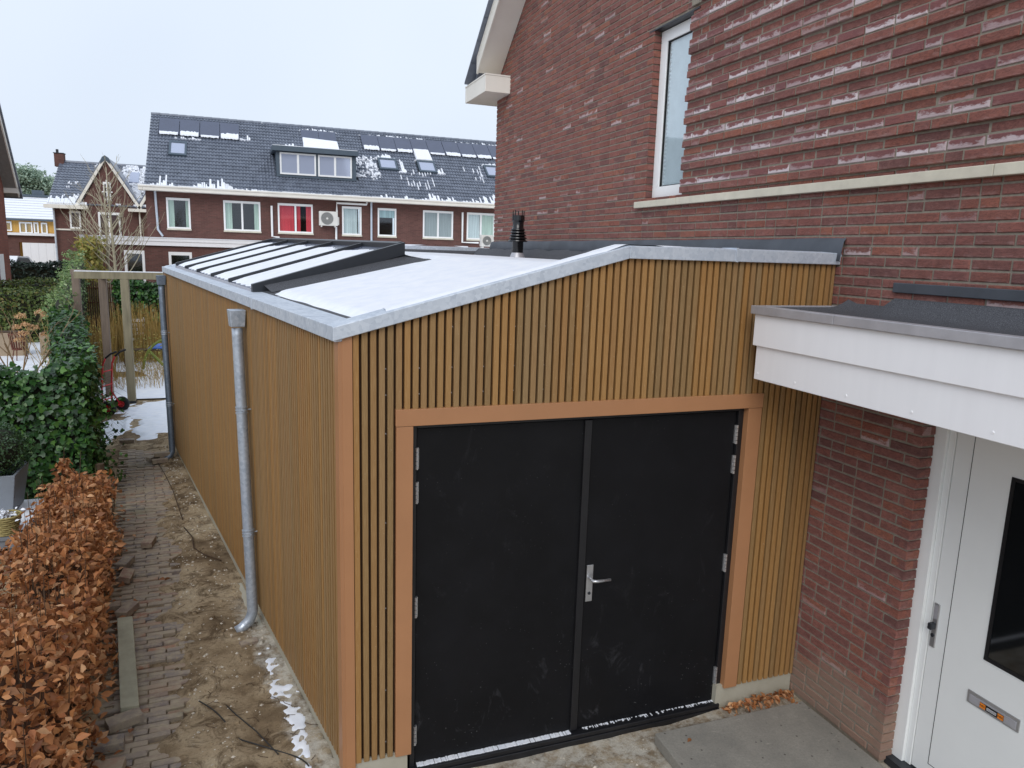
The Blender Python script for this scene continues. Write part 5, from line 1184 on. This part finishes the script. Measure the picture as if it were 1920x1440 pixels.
# ---------------------------------------------------------------- terrace behind
YR = 34.; ZG = 5.42; YRG = 38.5; ZRG = 9.22
def roofp(x, v, dz=0.): 
    y = 33.6+v*(YRG-33.6); z = ZG+v*(ZRG-ZG); nl = math.hypot(YRG-33.6, ZRG-ZG); ny, nzz = -(ZRG-ZG)/nl, (YRG-33.6)/nl
    return (x, y+ny*dz, z+nzz*dz)
def tile_field(x0, x1, fn, slope_len, holes=(), tw=.15, th=.283, amp=.018):
    ncol = int(round((x1-x0)/tw)); ncrs = int(round(slope_len/th)); vs = []; fs = []; K = 5; mb = MB()
    for c in range(ncrs):
        v0 = c/ncrs; v1 = (c+1)/ncrs+.01
        for k in range(ncol):
            xa = x0+k*(x1-x0)/ncol; xm = xa+(x1-x0)/ncol/2; vm = (c+.5)/ncrs
            if any(h[0] < xm < h[1] and h[2] < vm < h[3] for h in holes): continue
            w = (x1-x0)/ncol; A = []
            prof = [(0, 0), (.25, .9), (.5, 1.), (.75, .35), (1, 0)]
            for (u_, a_) in prof: A.append(fn(xa+u_*w, v0, .06+amp*a_*2.2))
            B = [fn(xa+u_*w, min(v1, 1), .012+amp*a_*2.2) for (u_, a_) in prof]; D = [fn(xa+u_*w, v0, .0) for (u_, a_) in prof]
            mb.add(A+B+D, [(i, i+1, K+i+1, K+i) for i in range(K-1)]+[(2*K+i, 2*K+i+1, i+1, i) for i in range(K-1)])
    return mb
SL = math.hypot(YRG-33.6, ZRG-ZG)
def rwindow(parent, x0, x1, z0, z1, y, n=1, cur=None, blind=None, thick=.075, sill=True, depth=.12):
    f = MB(); f.box(x0, x1, y-.03, y+depth, z1-thick*1.4, z1); f.box(x0, x1, y-.03, y+depth, z0, z0+thick); f.box(x0, x0+thick, y-.03, y+depth, z0+thick, z1-thick*1.4); f.box(x1-thick, x1, y-.03, y+depth, z0+thick, z1-thick*1.4)
    if n == 2: xm = (x0+x1)/2; f.box(xm-thick*.55, xm+thick*.55, y-.028, y+depth-.002, z0+thick, z1-thick*1.4)
    w = f.build('window', M['whiteframe'], parent)
    cs = [(x0+thick, x1-thick)] if n == 1 else [(x0+thick, (x0+x1)/2-thick*.55), ((x0+x1)/2+thick*.55, x1-thick)]
    for a, b in cs: MB().box(a, b, y+.03, y+.036, z0+thick, z1-thick*1.4).build('pane', M['glass'], w)
    MB().box(x0+.05, x1-.05, y+.7, y+.72, z0, z1).build('room_back', M['room'], w)
    if sill: MB().box(x0-.02, x1+.02, y-.07, y-.031, z0-.07, z0+.0).build('window_sill', M['sill'], w)
    def curtain(a, b, mat, y_=None):
        yy = y+.10 if y_ is None else y_; nfold = max(6, int((b-a)/.05)); m_ = MB(); vs = []
        for i in range(nfold*2+1):
            xx = a+(b-a)*i/(nfold*2); o_ = .018*(i % 2); vs += [(xx, yy+o_, z0+thick), (xx, yy+o_, z1-thick)]
        m_.add(vs, [(2*i, 2*i+2, 2*i+3, 2*i+1) for i in range(nfold*2)]); m_.build('curtain', M[mat], w)
    for cdef in (cur or []): curtain(x0+thick+(x1-x0-2*thick)*cdef[0], x0+thick+(x1-x0-2*thick)*cdef[1], cdef[2])
    if blind: MB().box(x0+thick, x1-thick, y+.06, y+.07, z1-thick-blind*(z1-z0), z1-thick).build('roller_blind', M['blind'], w)
    return w
def solar(parent, x0, x1, v0, v1, snow=.12, seed=0):
    m_ = MB(); m_.hexa([roofp(x0, v0, .10), roofp(x1, v0, .10), roofp(x1, v1, .10), roofp(x0, v1, .10), roofp(x0, v0, .14), roofp(x1, v0, .14), roofp(x1, v1, .14), roofp(x0, v1, .14)])
    o = m_.build('solar_panel', M['panel'], parent)
    if snow:
        rp = random.Random(seed); n = 14; vs = []; fs = []
        for i in range(n+1):
            x = x0+.04+(x1-x0-.08)*i/n; tp = v0+(v1-v0)*snow*(1+rp.uniform(-.18, .18)); lo = v0-.012+rp.uniform(-.006, .004)
            vs += [roofp(x, lo, .14), roofp(x, lo+.01, .18), roofp(x, tp, .165), roofp(x, tp+.004, .14)]
        for i in range(n):
            for k in range(3): a = i*4+k; fs.append((a, a+4, a+5, a+1))
        MB().add(vs, fs).build('panel_snow', M['snow'], o)
    return o
def roof_snow(parent, specs, seed):  # specs: list of (x, v0, v1, w)
    rp = random.Random(seed); m_ = MB()
    for (x, v0, v1, w) in specs:
        if v1-v0 < .006: continue
        pts = [(x-w/2, v0), (x+w/2, v0+rp.uniform(-.004, .004)), (x+w/2*rp.uniform(.6, 1), v1-rp.uniform(0, .01)), (x-w/2*rp.uniform(.6, 1), v1)]
        b = [roofp(a, c, .03) for a, c in pts]; t_ = [roofp(x+(a-x)*.8, c+(.006 if i < 2 else -.004), .10) for i, (a, c) in enumerate(pts)]; m_.hexa(b+t_)
    return kind(m_.build('roof_snow', M['snow'], parent), 'stuff')
def rooflight(parent, x0, x1, v0, v1):
    m_ = MB()
    for (a, b, c, d_) in ((x0, x1, v0, v0+.022), (x0, x1, v1-.022, v1), (x0, x0+.09, v0+.022, v1-.022), (x1-.09, x1, v0+.022, v1-.022)):
        m_.hexa([roofp(a, c, .02), roofp(b, c, .02), roofp(b, d_, .02), roofp(a, d_, .02), roofp(a, c, .15), roofp(b, c, .15), roofp(b, d_, .15), roofp(a, d_, .15)])
    o = m_.build('roof_window', M['dormer'], parent)
    m_ = MB(); m_.hexa([roofp(x0+.09, v0+.022, .10), roofp(x1-.09, v0+.022, .10), roofp(x1-.09, v1-.022, .10), roofp(x0+.09, v1-.022, .10), roofp(x0+.09, v0+.022, .12), roofp(x1-.09, v0+.022, .12), roofp(x1-.09, v1-.022, .12), roofp(x0+.09, v1-.022, .12)]); m_.build('glass', M['glass_sky'], o)
units = [(-7.50, -2.25, 'leftmost brick terrace house with four solar panels and one roof window'),
         (-2.25, 2.62, 'brick terrace house with wide grey dormer and red curtains'),
         (2.62, 7.20, 'brick terrace house with two snowy roof windows'),
         (7.20, 12.4, 'brick terrace house partly hidden behind the near brick wall')]
rp = random.Random(55)
for ui, (x0, x1, lab) in enumerate(units):
    h = thing('terrace_house', lab, 'house', ((x0+x1)/2, 36, 0), 'brick terrace houses in a row')
    wn = {0: [(-6.66, -5.66, 1, [(0, .28, 'cur_green'), (.85, 1, 'cur_green')], .0), (-4.23, -2.59, 2, [(0, .2, 'cur_green'), (.86, 1, 'cur_green')], 0)],
          1: [(-1.80, -.17, 2, [(0, .46, 'cur_red'), (.54, .66, 'cur_red'), (.84, 1, 'cur_red')], 0), (1.23, 2.18, 1, [(0, .85, 'cur_white')], 0)],
          2: [(2.99, 3.93, 1, None, .28), (5.31, 6.91, 2, [(0, 1, 'cur_grey')], 0)],
          3: [(7.66, 9.21, 2, [(0, .46, 'cur_white'), (.54, 1, 'cur_green')], 0)]}[ui]
    # wall with openings: vertical slices
    wm = MB(); xs = [x0]
    for w in wn: xs += [w[0]+.02, w[1]-.02]
    xs.append(x1)
    for i in range(0, len(xs)-1):
        if i % 2 == 0: wm.box(xs[i], xs[i+1], YR, YR+.2, 0, 5.40)
        else: wm.box(xs[i], xs[i+1], YR, YR+.2, 0, 3.62); wm.box(xs[i], xs[i+1], YR, YR+.2, 4.97, 5.40)
    if ui == 0: wallm = [(x0, YR+.2), (x0, YRG+4)]; wm.add([(x0, YR+.2, 0), (x0, YRG+4.5, 0), (x0, YRG+4.5, 5.4), (x0, YRG, ZRG-.1), (x0, YR+.2, 5.6)], [(0, 1, 2, 3, 4)])
    wm.build('wall', M['farbrick'], h)
    for (a, b, n_, cur, bl) in wn: rwindow(h, a, b, 3.62, 5.0, YR, n_, cur, bl)
    # eaves box / gutter
    gx0 = x0-.22 if ui == 0 else x0
    MB().box(gx0, x1, 33.36, YR-.001, 5.255, 5.405).build('gutter', M['cream'], h)
    MB().box(gx0, x1, 33.32, 33.56, 5.406, 5.46).build('gutter_lip', M['cream'], h)
    sn = MB(); i = gx0
    while i < x1: w = rp.uniform(.2, .8); sn.box(i, min(i+w, x1), 33.34, 33.60, 5.461, 5.461+rp.uniform(.01, .05)); i += w
    sn.build('gutter_snow', M['snow'], h)
    holes = {0: [(-6.60, -5.78, .40, .61)], 1: [(-1.80, 2.1, .24, .60)], 2: [(3.36, 4.35, .40, .58), (5.48, 6.45, .40, .585)], 3: [(9.24, 10.2, .40, .58)]}[ui]
    rf_ = tile_field(x0+.001, x1, roofp, SL, holes).build('roof', M['tile'], h); rf_['kind'] = 'stuff'
    rd = MB(); rd.add([roofp(x0, 0, -.01), roofp(x1, 0, -.01), roofp(x1, 1, -.01), roofp(x0, 1, -.01), (x0, YRG+4.6, ZG), (x1, YRG+4.6, ZG)], [(0, 1, 2, 3), (3, 2, 5, 4)]); rd.build('roof_underlay', M['darkmetal'], h)
    rg_ = MB(); x = x0
    while x < x1-.05:
        rg_.tube([(x, YRG, ZRG+.02), (min(x+.42, x1), YRG, ZRG+.035)], .10, 8); x += .40
    rg_.build('ridge_tiles', M['tile'], h)
    spec = []
    def fingers(xa, xb, vb, mx, p=1., w=.11, step=.085, base=0):
        x = xa
        while x < xb:
            if rp.random() < p: spec.append((x, vb-rp.random()*base, vb+mx*rp.random()**1.1*math.sin(math.pi*(x-xa+.1)/(xb-xa+.2))+.008, w*rp.uniform(.7, 1.3)))
            x += step
    if ui == 0:
        for k in range(4): solar(h, -7.08+k*.925, -7.08+k*.925+.90, .70, .93, (.10, .2, .05, .26)[k], k)
        rooflight(h, -6.58, -5.80, .405, .60)
        fingers(-7.2, -6.2, -.01, .17, .8); fingers(-5.6, -3.6, -.01, .16, 1); fingers(-3.6, x1, -.01, .03, .9); fingers(-6.4, -5.2, .655, .035, .8); fingers(-3.35, -2.9, .70, .1, 1)
    if ui == 1:
        for k in range(2): solar(h, -.36+k*.9, -.36+k*.9+.88, .70, .925, .0, k)
        fingers(-1.6, -.2, .60, .13, 1, base=0)
        m_ = MB(); m_.hexa([roofp(-.33, .585, .12), roofp(1.50, .585, .12), roofp(1.45, .775, .12), roofp(-.33, .80, .12), roofp(-.3, .59, .19), roofp(1.47, .59, .19), roofp(1.42, .77, .17), roofp(-.3, .795, .17)]); m_.build('snow_slab', M['snow'], h)
        fingers(-.4, 1.5, .925, .045, 1); fingers(-2.2, 2.6, -.012, .02, .8)
        for q in range(70): spec.append((rp.uniform(2.02, 2.6), (vv := rp.uniform(.27, .56)), vv+rp.uniform(.012, .035), rp.uniform(.06, .14)))
        # dormer
        dm = MB().box(-1.78, 2.02, 34.55, 36.6, 6.28, 7.46).build('dormer', M['dormer'], h)
        MB().box(-1.97, 2.10, 34.30, 36.9, 7.47, 7.70).build('dormer_fascia', M['dormer'], dm)
        MB().box(-1.95, 2.06, 34.34, 36.8, 7.701, 7.73).build('dormer_snow', M['snow'], dm)
        for (a, b) in ((-1.62, .07), (.17, 1.80)):
            f = MB(); y = 34.50; z0_, z1_ = 6.40, 7.42; tk = .075; xm = (a+b)/2
            f.box(a, b, y, y+.049, z1_-tk, z1_); f.box(a, b, y, y+.049, z0_, z0_+tk); f.box(a, a+tk, y, y+.049, z0_+tk, z1_-tk); f.box(b-tk, b, y, y+.049, z0_+tk, z1_-tk); f.box(xm-.05, xm+.05, y, y+.049, z0_+tk, z1_-tk)
            f.build('window_frame', M['whiteframe'], dm)
            for (c, d_) in ((a+tk, xm-.05), (xm+.05, b-tk)): MB().box(c, d_, y+.03, y+.04, z0_+tk, z1_-tk).build('pane', M['glass_sky'], dm)
    if ui == 2:
        for k in range(5): solar(h, 2.76+k*.9, 2.76+k*.9+.88, .705, .925, (.2, .06, .14, .2, .05)[k], 10+k)
        rooflight(h, 3.38, 4.35, .405, .575); rooflight(h, 5.48, 6.45, .405, .58)
        fingers(3.3, 4.4, .58, .07, 1); fingers(4.4, 4.8, .38, .2, 1); fingers(5.45, 6.4, .585, .02, 1); fingers(6.5, 6.85, .40, .12, 1)
        m_ = MB(); m_.hexa([roofp(5.50, .585, .1), roofp(6.4, .585, .1), roofp(6.33, .75, .1), roofp(5.46, .75, .1), roofp(5.53, .59, .17), roofp(6.37, .59, .17), roofp(6.3, .745, .19), roofp(5.5, .745, .19)]); m_.build('snow_slab', M['snow'], h)
        fingers(2.7, 7.1, .925, .04, .9)
        for q in range(80): spec.append((rp.uniform(2.64, 3.35), (vv := rp.uniform(.25, .58)), vv+rp.uniform(.012, .04), rp.uniform(.06, .15)))
        for q in range(26): spec.append((4.4+.15*rp.randrange(12), (vv := rp.uniform(.14, .4)), vv+rp.uniform(.02, .08), .05))
        fingers(2.7, 5.2, -.01, .08, .5); fingers(5.2, 7.1, -.01, .15, .9)
    if ui == 3:
        for k in range(5): solar(h, 7.27+k*.9, 7.27+k*.9+.88, .705, .925, (.16, .1, .14, .05, .1)[k], 20+k)
        rooflight(h, 9.24, 10.2, .40, .58); fingers(9.2, 10.2, .585, .05, 1); fingers(7.2, 12.3, -.01, .15, .8); fingers(7.3, 12.3, .925, .04, .9)
        for q in range(10): spec.append((rp.uniform(8, 9.2), (vv := rp.uniform(.3, .5)), vv+rp.uniform(.02, .08), .05))
    roof_snow(h, spec, ui)
    pipes = {0: [[(-7.09, 33.9, 5.26), (-7.05, 33.92, 3.55), (-6.86, 33.9, 3.25)]], 1: [[(-2.08, 33.92, 4.85), (-2.08, 33.92, 3.42), (-1.78, 33.92, 3.38), (-1.78, 33.92, 3.2)], [(2.44, 33.92, 5.24), (2.44, 33.92, 5.13), (.97, 33.92, 5.13), (.97, 33.92, 4.7)], [(.93, 33.92, 3.98), (.93, 33.92, 3.2)]],
             2: [[(2.66, 33.9, 5.25), (2.66, 33.9, 3.2)]], 3: [[(7.40, 33.92, 4.98), (7.41, 33.92, 3.45), (8.3, 33.92, 3.45)]]}[ui]
    for pi, pp in enumerate(pipes): MB().tube(pp, .05, 10).build('rain_pipe' if (ui, pi) in ((0, 0), (2, 0)) else 'pipe_duct', M['whiteframe'] if not (ui == 0 or ui == 2) else M['zinc'], h)
    # ground-floor extension
    ex0 = -9.75 if ui == 0 else x0
    fa = MB(); fa.box(ex0, x1, 31.2, 31.26, 2.84, 3.02); fa.box(ex0-.0, x1, 31.17, 31.26, 3.021, 3.15); fa.build('extension_fascia', M['white'], h)
    MB().box(ex0, x1, 31.15, 33.99, 3.151, 3.19).build('extension_snow', M['snow'], h)
    gw = {0: [(-8.15, -7.39, .2, 2.61), (-6.44, -5.54, 1.2, 2.59)], 1: [(-1.9, -.3, 1.2, 2.5)], 2: [(5, 6.6, 1.2, 2.5)], 3: []}[ui]
    em = MB(); cur_x = ex0
    for (a, b, c, d_) in gw: em.box(cur_x, a, 31.3, 31.5, 0, 2.839); em.box(a, b, 31.3, 31.5, 0, c); em.box(a, b, 31.3, 31.5, d_, 2.839); cur_x = b
    em.box(cur_x, x1, 31.3, 31.5, 0, 2.839)
    if ui == 0: em.box(ex0, ex0+.2, 31.5, 34, 0, 2.839)
    em.build('extension_wall', M['farbrick'], h)
    for (a, b, c, d_) in gw: rwindow(h, a-.01, b+.01, c, d_, 31.3, 1, None, 0, .10)

def aircon(x0, x1, z0, z1, y, label):
    a = thing('air_conditioner', label, 'air conditioner', ((x0+x1)/2, y, z0), 'outdoor air conditioning units'); w = x1-x0
    MB().box(x0, x1, y-.33, y, z0, z1).build('case', M['aircon'], a, bevel=.02)
    MB().box(x1+.001, x1+.07, y-.25, y-.02, z0+.05, z1-.25).build('valve_cover', M['aircon'], a, bevel=.01)
    cx, cz, r_ = x0+w*.42, (z0+z1)/2, min(w*.33, (z1-z0)*.42)
    for q in range(7):
        rr_ = r_*(q+1)/7; MB().tube([(cx+rr_*math.cos(t_), y-.345, cz+rr_*math.sin(t_)) for t_ in np.linspace(0, 2*math.pi, 25)], .008, 5).build('grille_ring', M['grille'], a)
    MB().tube([(cx, y-.331, cz), (cx, y-.338, cz)], r_, 24).build('fan_opening', M['grille'], a)
    MB().tube([(cx, y-.34, cz), (cx, y-.36, cz)], .05, 12).build('hub', M['aircon'], a)
    for xx in (x0+.12*w, x0+.85*w): MB().box(xx-.025, xx+.025, y-.35, y+.0, z0-.07, z0-.001).build('foot', M['aircon'], a)
aircon(.10, .98, 4.02, 4.70, 33.93, 'white air conditioner hung on the terrace wall by red curtains')
aircon(7.72, 8.38, 3.26, 3.82, 31.9, 'white air conditioner standing on extension roof by near brick wall')

# ---------------------------------------------------------------- gabled house further back
gh_ = thing('gabled_house', 'brick house with steep white-edged front gable and cross window', 'house', (-12.5, 56, 0))
Y2 = 54.
wm = MB(); wm.box(-15.2, -13.3, Y2, Y2+.2, 0, 5.2); wm.box(-9.9, -6.5, Y2+.001, Y2+.2, 0, 5.4)
wm.prism([(-13.3, 0), (-10.1, 0), (-10.1, 5.2), (-11.85, 8.2), (-13.55, 5.2), (-13.3, 5.2)], Y2-.25, Y2+.2); wm.prism([(-10.1, 0), (-6.5, 0), (-6.5, 8.), (-8.2, 8.), (-10.1, 5.2)], Y2-.2, Y2+.2)
o = wm.build('wall', M['farbrick'], gh_); recalc(o)
def roof2(x, v, dz=0.): return (x, 53.7+v*4.8-dz*.55, 5.25+v*3.1+dz*.83)
tile_field(-15.45, -6.0, roof2, 5.7, [], .22, .36, .02).build('roof', M['tile'], gh_)['kind'] = 'stuff'
MB().add([roof2(-15.45, 0), roof2(-6, 0), roof2(-6, 1), roof2(-15.45, 1), (-15.45, 63, 5.2), (-6, 63, 5.2)], [(0, 1, 2, 3), (3, 2, 5, 4)]).build('roof_underlay', M['darkmetal'], gh_)
MB().tube([(-15.5, 58.5, 8.4), (-6, 58.5, 8.4)], .13, 8).build('ridge', M['tile'], gh_)
def rake(xa, za, xb, zb, y=53.6, mat='cream', off=0, th=.17, dp=.35, name='rake_board'):
    d_ = Vector((xb-xa, 0, zb-za)).normalized(); n_ = Vector((-d_.z, 0, d_.x)); n_ = n_ if n_.z > 0 else -n_
    a, b = Vector((xa, y, za))+n_*off, Vector((xb, y, zb))+n_*off; c = [a, b, b+n_*th, a+n_*th]
    MB().add([tuple(q) for q in c]+[(q.x, y+dp, q.z) for q in c], [(0, 1, 2, 3), (7, 6, 5, 4), (0, 4, 5, 1), (1, 5, 6, 2), (2, 6, 7, 3), (3, 7, 4, 0)]).build(name, M[mat], gh_)
for (xa, za, xb, zb) in ((-13.7, 5.1, -11.85, 8.27), (-11.85, 8.27, -9.95, 5.1), (-9.93, 5.1, -8.2, 8.1)):
    rake(xa, za, xb, zb); rake(xa, za, xb, zb, 53.65, 'tile', .171, .08, 3.0, 'gable_roof')
MB().prism([(-12.16, 8.0), (-11.85, 8.28), (-11.54, 8.0), (-11.66, 8.45), (-11.85, 8.58), (-12.04, 8.45)], 53.57, 53.96).build('apex_cap', M['dormer'], gh_)
MB().box(-15.6, -13.05, 53.35, 53.75, 4.98, 5.22).build('gutter', M['cream'], gh_); MB().box(-10.6, -9.3, 53.2, 53.6, 4.95, 5.15).build('gutter', M['cream'], gh_)
MB().box(-15.72, -15.12, 58.2, 58.8, 8.05, 8.95).build('chimney', M['farbrick'], gh_); MB().box(-15.76, -15.08, 58.16, 58.84, 8.951, 9.0).build('chimney_cap', M['darkmetal'], gh_); MB().tube([(-15.55, 58.5, 9.0), (-15.55, 58.5, 9.25)], .09, 8).build('chimney_pot', M['darkmetal'], gh_)
rwindow(gh_, -14.24, -13.58, 3.70, 4.86, Y2-.06, 1, [(0, 1, 'cur_grey')], 0, .1); rwindow(gh_, -12.50, -11.15, 3.2, 4.85, Y2-.31, 2, [(0, 1, 'cur_teal')], 0, .12, False)
rwindow(gh_, -12.08, -11.62, 5.62, 6.85, Y2-.31, 1, None, 0, .09, False)
cr = MB(); cr.box(-11.89, -11.81, Y2-.42, Y2-.36, 5.5, 6.98); cr.box(-12.15, -11.52, Y2-.43, Y2-.37, 6.15, 6.23); cr.build('window_cross', M['whiteframe'], gh_)
MB().box(-15.2, -13.3, Y2-.06, Y2-.001, 3.56, 3.66).build('stone_band', M['cream'], gh_)
MB().tube([(-15.12, 53.8, 5.0), (-15.12, 53.8, .3)], .06, 8).build('rain_pipe', M['zinc'], gh_); MB().tube([(-9.95, 53.6, 5.0), (-9.95, 53.6, 2.5)], .05, 8).build('rain_pipe', M['cream'], gh_)
sp = MB(); rp = random.Random(9)
def dab(x, v0, v1, w, h=.055):
    sp.hexa([roof2(x-w/2, v0, .04), roof2(x+w/2, v0, .04), roof2(x+w/2*rp.uniform(.6, 1), v1, .04), roof2(x-w/2*rp.uniform(.6, 1), v1, .04), roof2(x-w*.42, v0+.004, .04+h+.05), roof2(x+w*.42, v0+.004, .04+h+.05), roof2(x+w*.36, v1-.006, .04+h+.05), roof2(x-w*.36, v1-.006, .04+h+.05)])
x = -15.4
while x < -13.2:
    top = .10+.30*max(0, (x+14.3)/1.0)+.06*rp.random(); dab(x, -.01, top*rp.uniform(.45, 1)+.03, rp.uniform(.10, .2)); x += .11
for i in range(420): v0 = rp.uniform(0, .95); dab(rp.uniform(-11.3, -9.0), v0, v0+rp.uniform(.02, .06), rp.uniform(.12, .34))
for i in range(40): v0 = rp.uniform(.55, .97); dab(rp.uniform(-13.2, -12.0), v0, v0+rp.uniform(.01, .04), rp.uniform(.05, .16))
for i in range(14): v0 = rp.uniform(.15, .5); dab(rp.uniform(-14.6, -13.4), v0, v0+.03, .08)
kind(sp.build('roof_snow', M['snow'], gh_), 'stuff')
for xx in (-10.5, -9.35):
    m_ = MB(); m_.hexa([roof2(xx-.3, .55, .05), roof2(xx+.3, .55, .05), roof2(xx+.3, .8, .05), roof2(xx-.3, .8, .05), roof2(xx-.3, .55, .2), roof2(xx+.3, .55, .2), roof2(xx+.3, .8, .2), roof2(xx-.3, .8, .2)]); m_.build('roof_window', M['glass_sky'], gh_)
# ---------------------------------------------------------------- yellow boarded house and its garage
yh = thing('boarded_house', 'yellow boarded house with snowy roof and white garage door', 'house', (-20, 72, 0))
MB().box(-24, -16.5, 70, 70.3, 0, 4.45).build('wall', M['yellow'], yh)
m_ = MB(); m_.add([(-24.4, 69.6, 4.55), (-16.2, 69.6, 4.55), (-16.2, 74, 6.62), (-24.4, 74, 6.62), (-24.4, 69.6, 4.45), (-16.2, 69.6, 4.45), (-16.2, 74, 6.5), (-24.4, 74, 6.5)], [(0, 1, 2, 3), (4, 5, 1, 0), (7, 6, 5, 4)]); m_.build('roof', M['snow'], yh)
m_ = MB()
for i in range(9):
    v = i/9; m_.box(-24.4, -16.2, 69.6+v*4.4, 69.62+v*4.4, 4.56+v*2.07, 4.575+v*2.07)
m_.build('tile_rows', M['grille'], yh)
MB().box(-24.4, -16.2, 73.7, 74.3, 6.55, 6.75).build('ridge', M['dormer'], yh)
for xx in (-22.0, -20.3, -24): MB().box(xx-.4, xx+.4, 73.8, 74.6, 6.6, 7.15).build('chimney', M['dormer'], yh)
MB().box(-24.4, -16.2, 69.5, 69.65, 4.38, 4.54).build('gutter', M['dormer'], yh)
rwindow(yh, -20.95, -20.0, 3.35, 4.28, 69.9, 2, [(0, 1, 'cur_grey')], 0, .09, False); rwindow(yh, -19.9, -19.55, 3.35, 4.28, 69.9, 1, None, 0, .09, False); rwindow(yh, -19.36, -18.9, 3.35, 4.28, 69.9, 1, [(0, 1, 'cur_teal')], 0, .09, False); rwindow(yh, -22.0, -21.5, 3.5, 4.28, 69.9, 1, None, 0, .09, False)
MB().box(-23, -17.2, 65.9, 69.9, 3.16, 3.30).build('garage_fascia', M['white'], yh); MB().box(-23, -17.2, 65.9, 69.9, 3.301, 3.36).build('garage_snow', M['snow'], yh)
MB().box(-23, -20.2, 66.2, 66.4, 0, 3.15).build('garage_wall', M['farbrick'], yh); MB().box(-20.2, -17.2, 66.21, 66.4, 2.6, 3.15).build('lintel_wall', M['farbrick'], yh)
gd = MB()
for i in range(5): MB().box(-19.95+i*.55, -19.95+i*.55+.54, 66.1, 66.2, 0, 2.58).build('garage_door_panel', M['white'], yh)
car = MB().box(-21.2, -20.2, 60, 62, 0, .01)
pc = thing('parked_car', 'snow covered car glimpsed beside the white garage door', 'car', (-20.3, 62, 0))
m_ = MB(); m_.prism([(-1.7, .35), (1.7, .35), (1.75, .8), (1.1, .95), (.6, 1.45), (-.9, 1.5), (-1.5, 1.0), (-1.75, .9)], -.8, .8, T=lambda x, y, z: (-19.6+y*.9+x*.2, 62+x, z)); o = m_.build('body', M['darkmetal'], pc, bevel=.06); recalc(o)
m_ = MB(); m_.prism([(-1.5, 1.02), (-.9, 1.51), (.6, 1.46), (1.1, .97), (1.6, .86), (1.6, .92), (.65, 1.56), (-.95, 1.62)], -.75, .75, T=lambda x, y, z: (-19.6+y*.9+x*.2, 62+x, z)); o = m_.build('car_snow', M['snow'], pc); recalc(o)
for yy in (-1.1, 1.1):
    for s_ in (-1, 1): c = (-19.6+s_*.74+yy*.2, 62+yy, .32); MB().tube([(c[0]-.08, c[1], c[2]), (c[0]+.08, c[1], c[2])], .31, 14).build('wheel', M['rubber'], pc)
# ---------------------------------------------------------------- house at the left edge
lh = thing('corner_house', 'orange-red brick gable end with white verge at left edge', 'house', (-11.6, 26, 0))
dl = Vector((.082, -.9966, 0)); nl_ = Vector((-.9966, -.082, 0)); C1 = Vector((-11.72, 29.0, 0))
def LH(a, b, z): q = C1+dl*a+nl_*b; return (q.x, q.y, z)   # a toward the camera, b into the house
m_ = MB(); m_.add([LH(0, 0, 0), LH(9, 0, 0), LH(9, 0, 1.9), LH(3.1, 0, 7.85), LH(0, 0, 4.85), LH(0, 8, 0), LH(0, 8, 4.85)], [(0, 1, 2, 3, 4), (5, 0, 4, 6)]); m_.build('wall', M['farbrick2'], lh)
def lhs(a0, a1, b0, b1, d0, d1, name, mat):
    f = lambda a: 4.78+a*1.0
    MB().hexa([LH(a0, b0, f(a0)+d0), LH(a1, b0, f(a1)+d0), LH(a1, b1, f(a1)+d0), LH(a0, b1, f(a0)+d0), LH(a0, b0, f(a0)+d1), LH(a1, b0, f(a1)+d1), LH(a1, b1, f(a1)+d1), LH(a0, b1, f(a0)+d1)]).build(name, M[mat], lh)
lhs(-.3, 3.1, -.44, -.40, .0, .26, 'verge_board', 'cream'); lhs(-.3, 3.1, -.399, -.0, .02, .05, 'soffit', 'grille'); lhs(-.6, 3.1, -.5, 8, .27, .36, 'roof', 'tile')
MB().hexa([LH(-.85, -.44, 4.62), LH(-.0, -.44, 4.62), LH(-.0, 8, 4.62), LH(-.85, 8, 4.62), LH(-.85, -.44, 4.85), LH(0, -.44, 4.85), LH(0, 8, 4.85), LH(-.85, 8, 4.85)]).build('gutter_box', M['cream'], lh)
MB().hexa([LH(1.2, -.02, 1.2), LH(2.0, -.02, 1.2), LH(2.0, .05, 1.2), LH(1.2, .05, 1.2), LH(1.2, -.02, 2.4), LH(2.0, -.02, 2.4), LH(2., .05, 2.4), LH(1.2, .05, 2.4)]).build('window', M['whiteframe'], lh)
# ---------------------------------------------------------------- pines on the skyline
def pine(x, y, h, r, seed, label):
    t = thing('pine_tree', label, 'tree', (x, y, 0), 'pines on the far skyline'); rg = np.random.default_rng(seed); P = []
    MB().tube([(x, y, 0), (x+.2, y, h*.6), (x, y, h*.9)], [.3, .22, .1], 8).build('trunk', M['dark_twig'], t)
    for k in range(15):
        c = np.array([x+rg.normal(0, r*.45), y+rg.normal(0, r*.4), h*(.62+.34*rg.random())]); P.append(c+rg.normal(0, 1, (420, 3))*np.array([r*.22, r*.22, r*.13]))
    P = np.concatenate(P); n = len(P); kind(cloud('crown', 'quad', P, frames(n, (0, -.3, 1), .8, rg), rg.uniform(.25, .5, n), M['pine'], t), 'stuff')
pine(-32, 112, 11.3, 3.2, 1, 'far green pine crown leftmost on the skyline'); pine(-29.3, 110, 12.0, 3.0, 2, 'far green pine crown, tallest on the skyline'); pine(-26.8, 111, 11.0, 2.6, 3, 'far green pine crown touching the gabled house roof'); pine(-36, 114, 10.5, 3., 4, 'far pine crown behind the corner house')
m_ = MB(); rp = random.Random(12)
for i in range(5): branch(m_, (23.5+i*.8, 60, 6), (rp.gauss(0, .2), 0, 1), 4.2, .09, 3, rp, 3, .4, .3, 5)
m_.tube([(25, 60, 0), (25, 60, 7)], .3, 8)
tag(m_.build('bare_tree', M['bark']), 'faint bare treetop above terrace ridge beside near wall', 'tree')
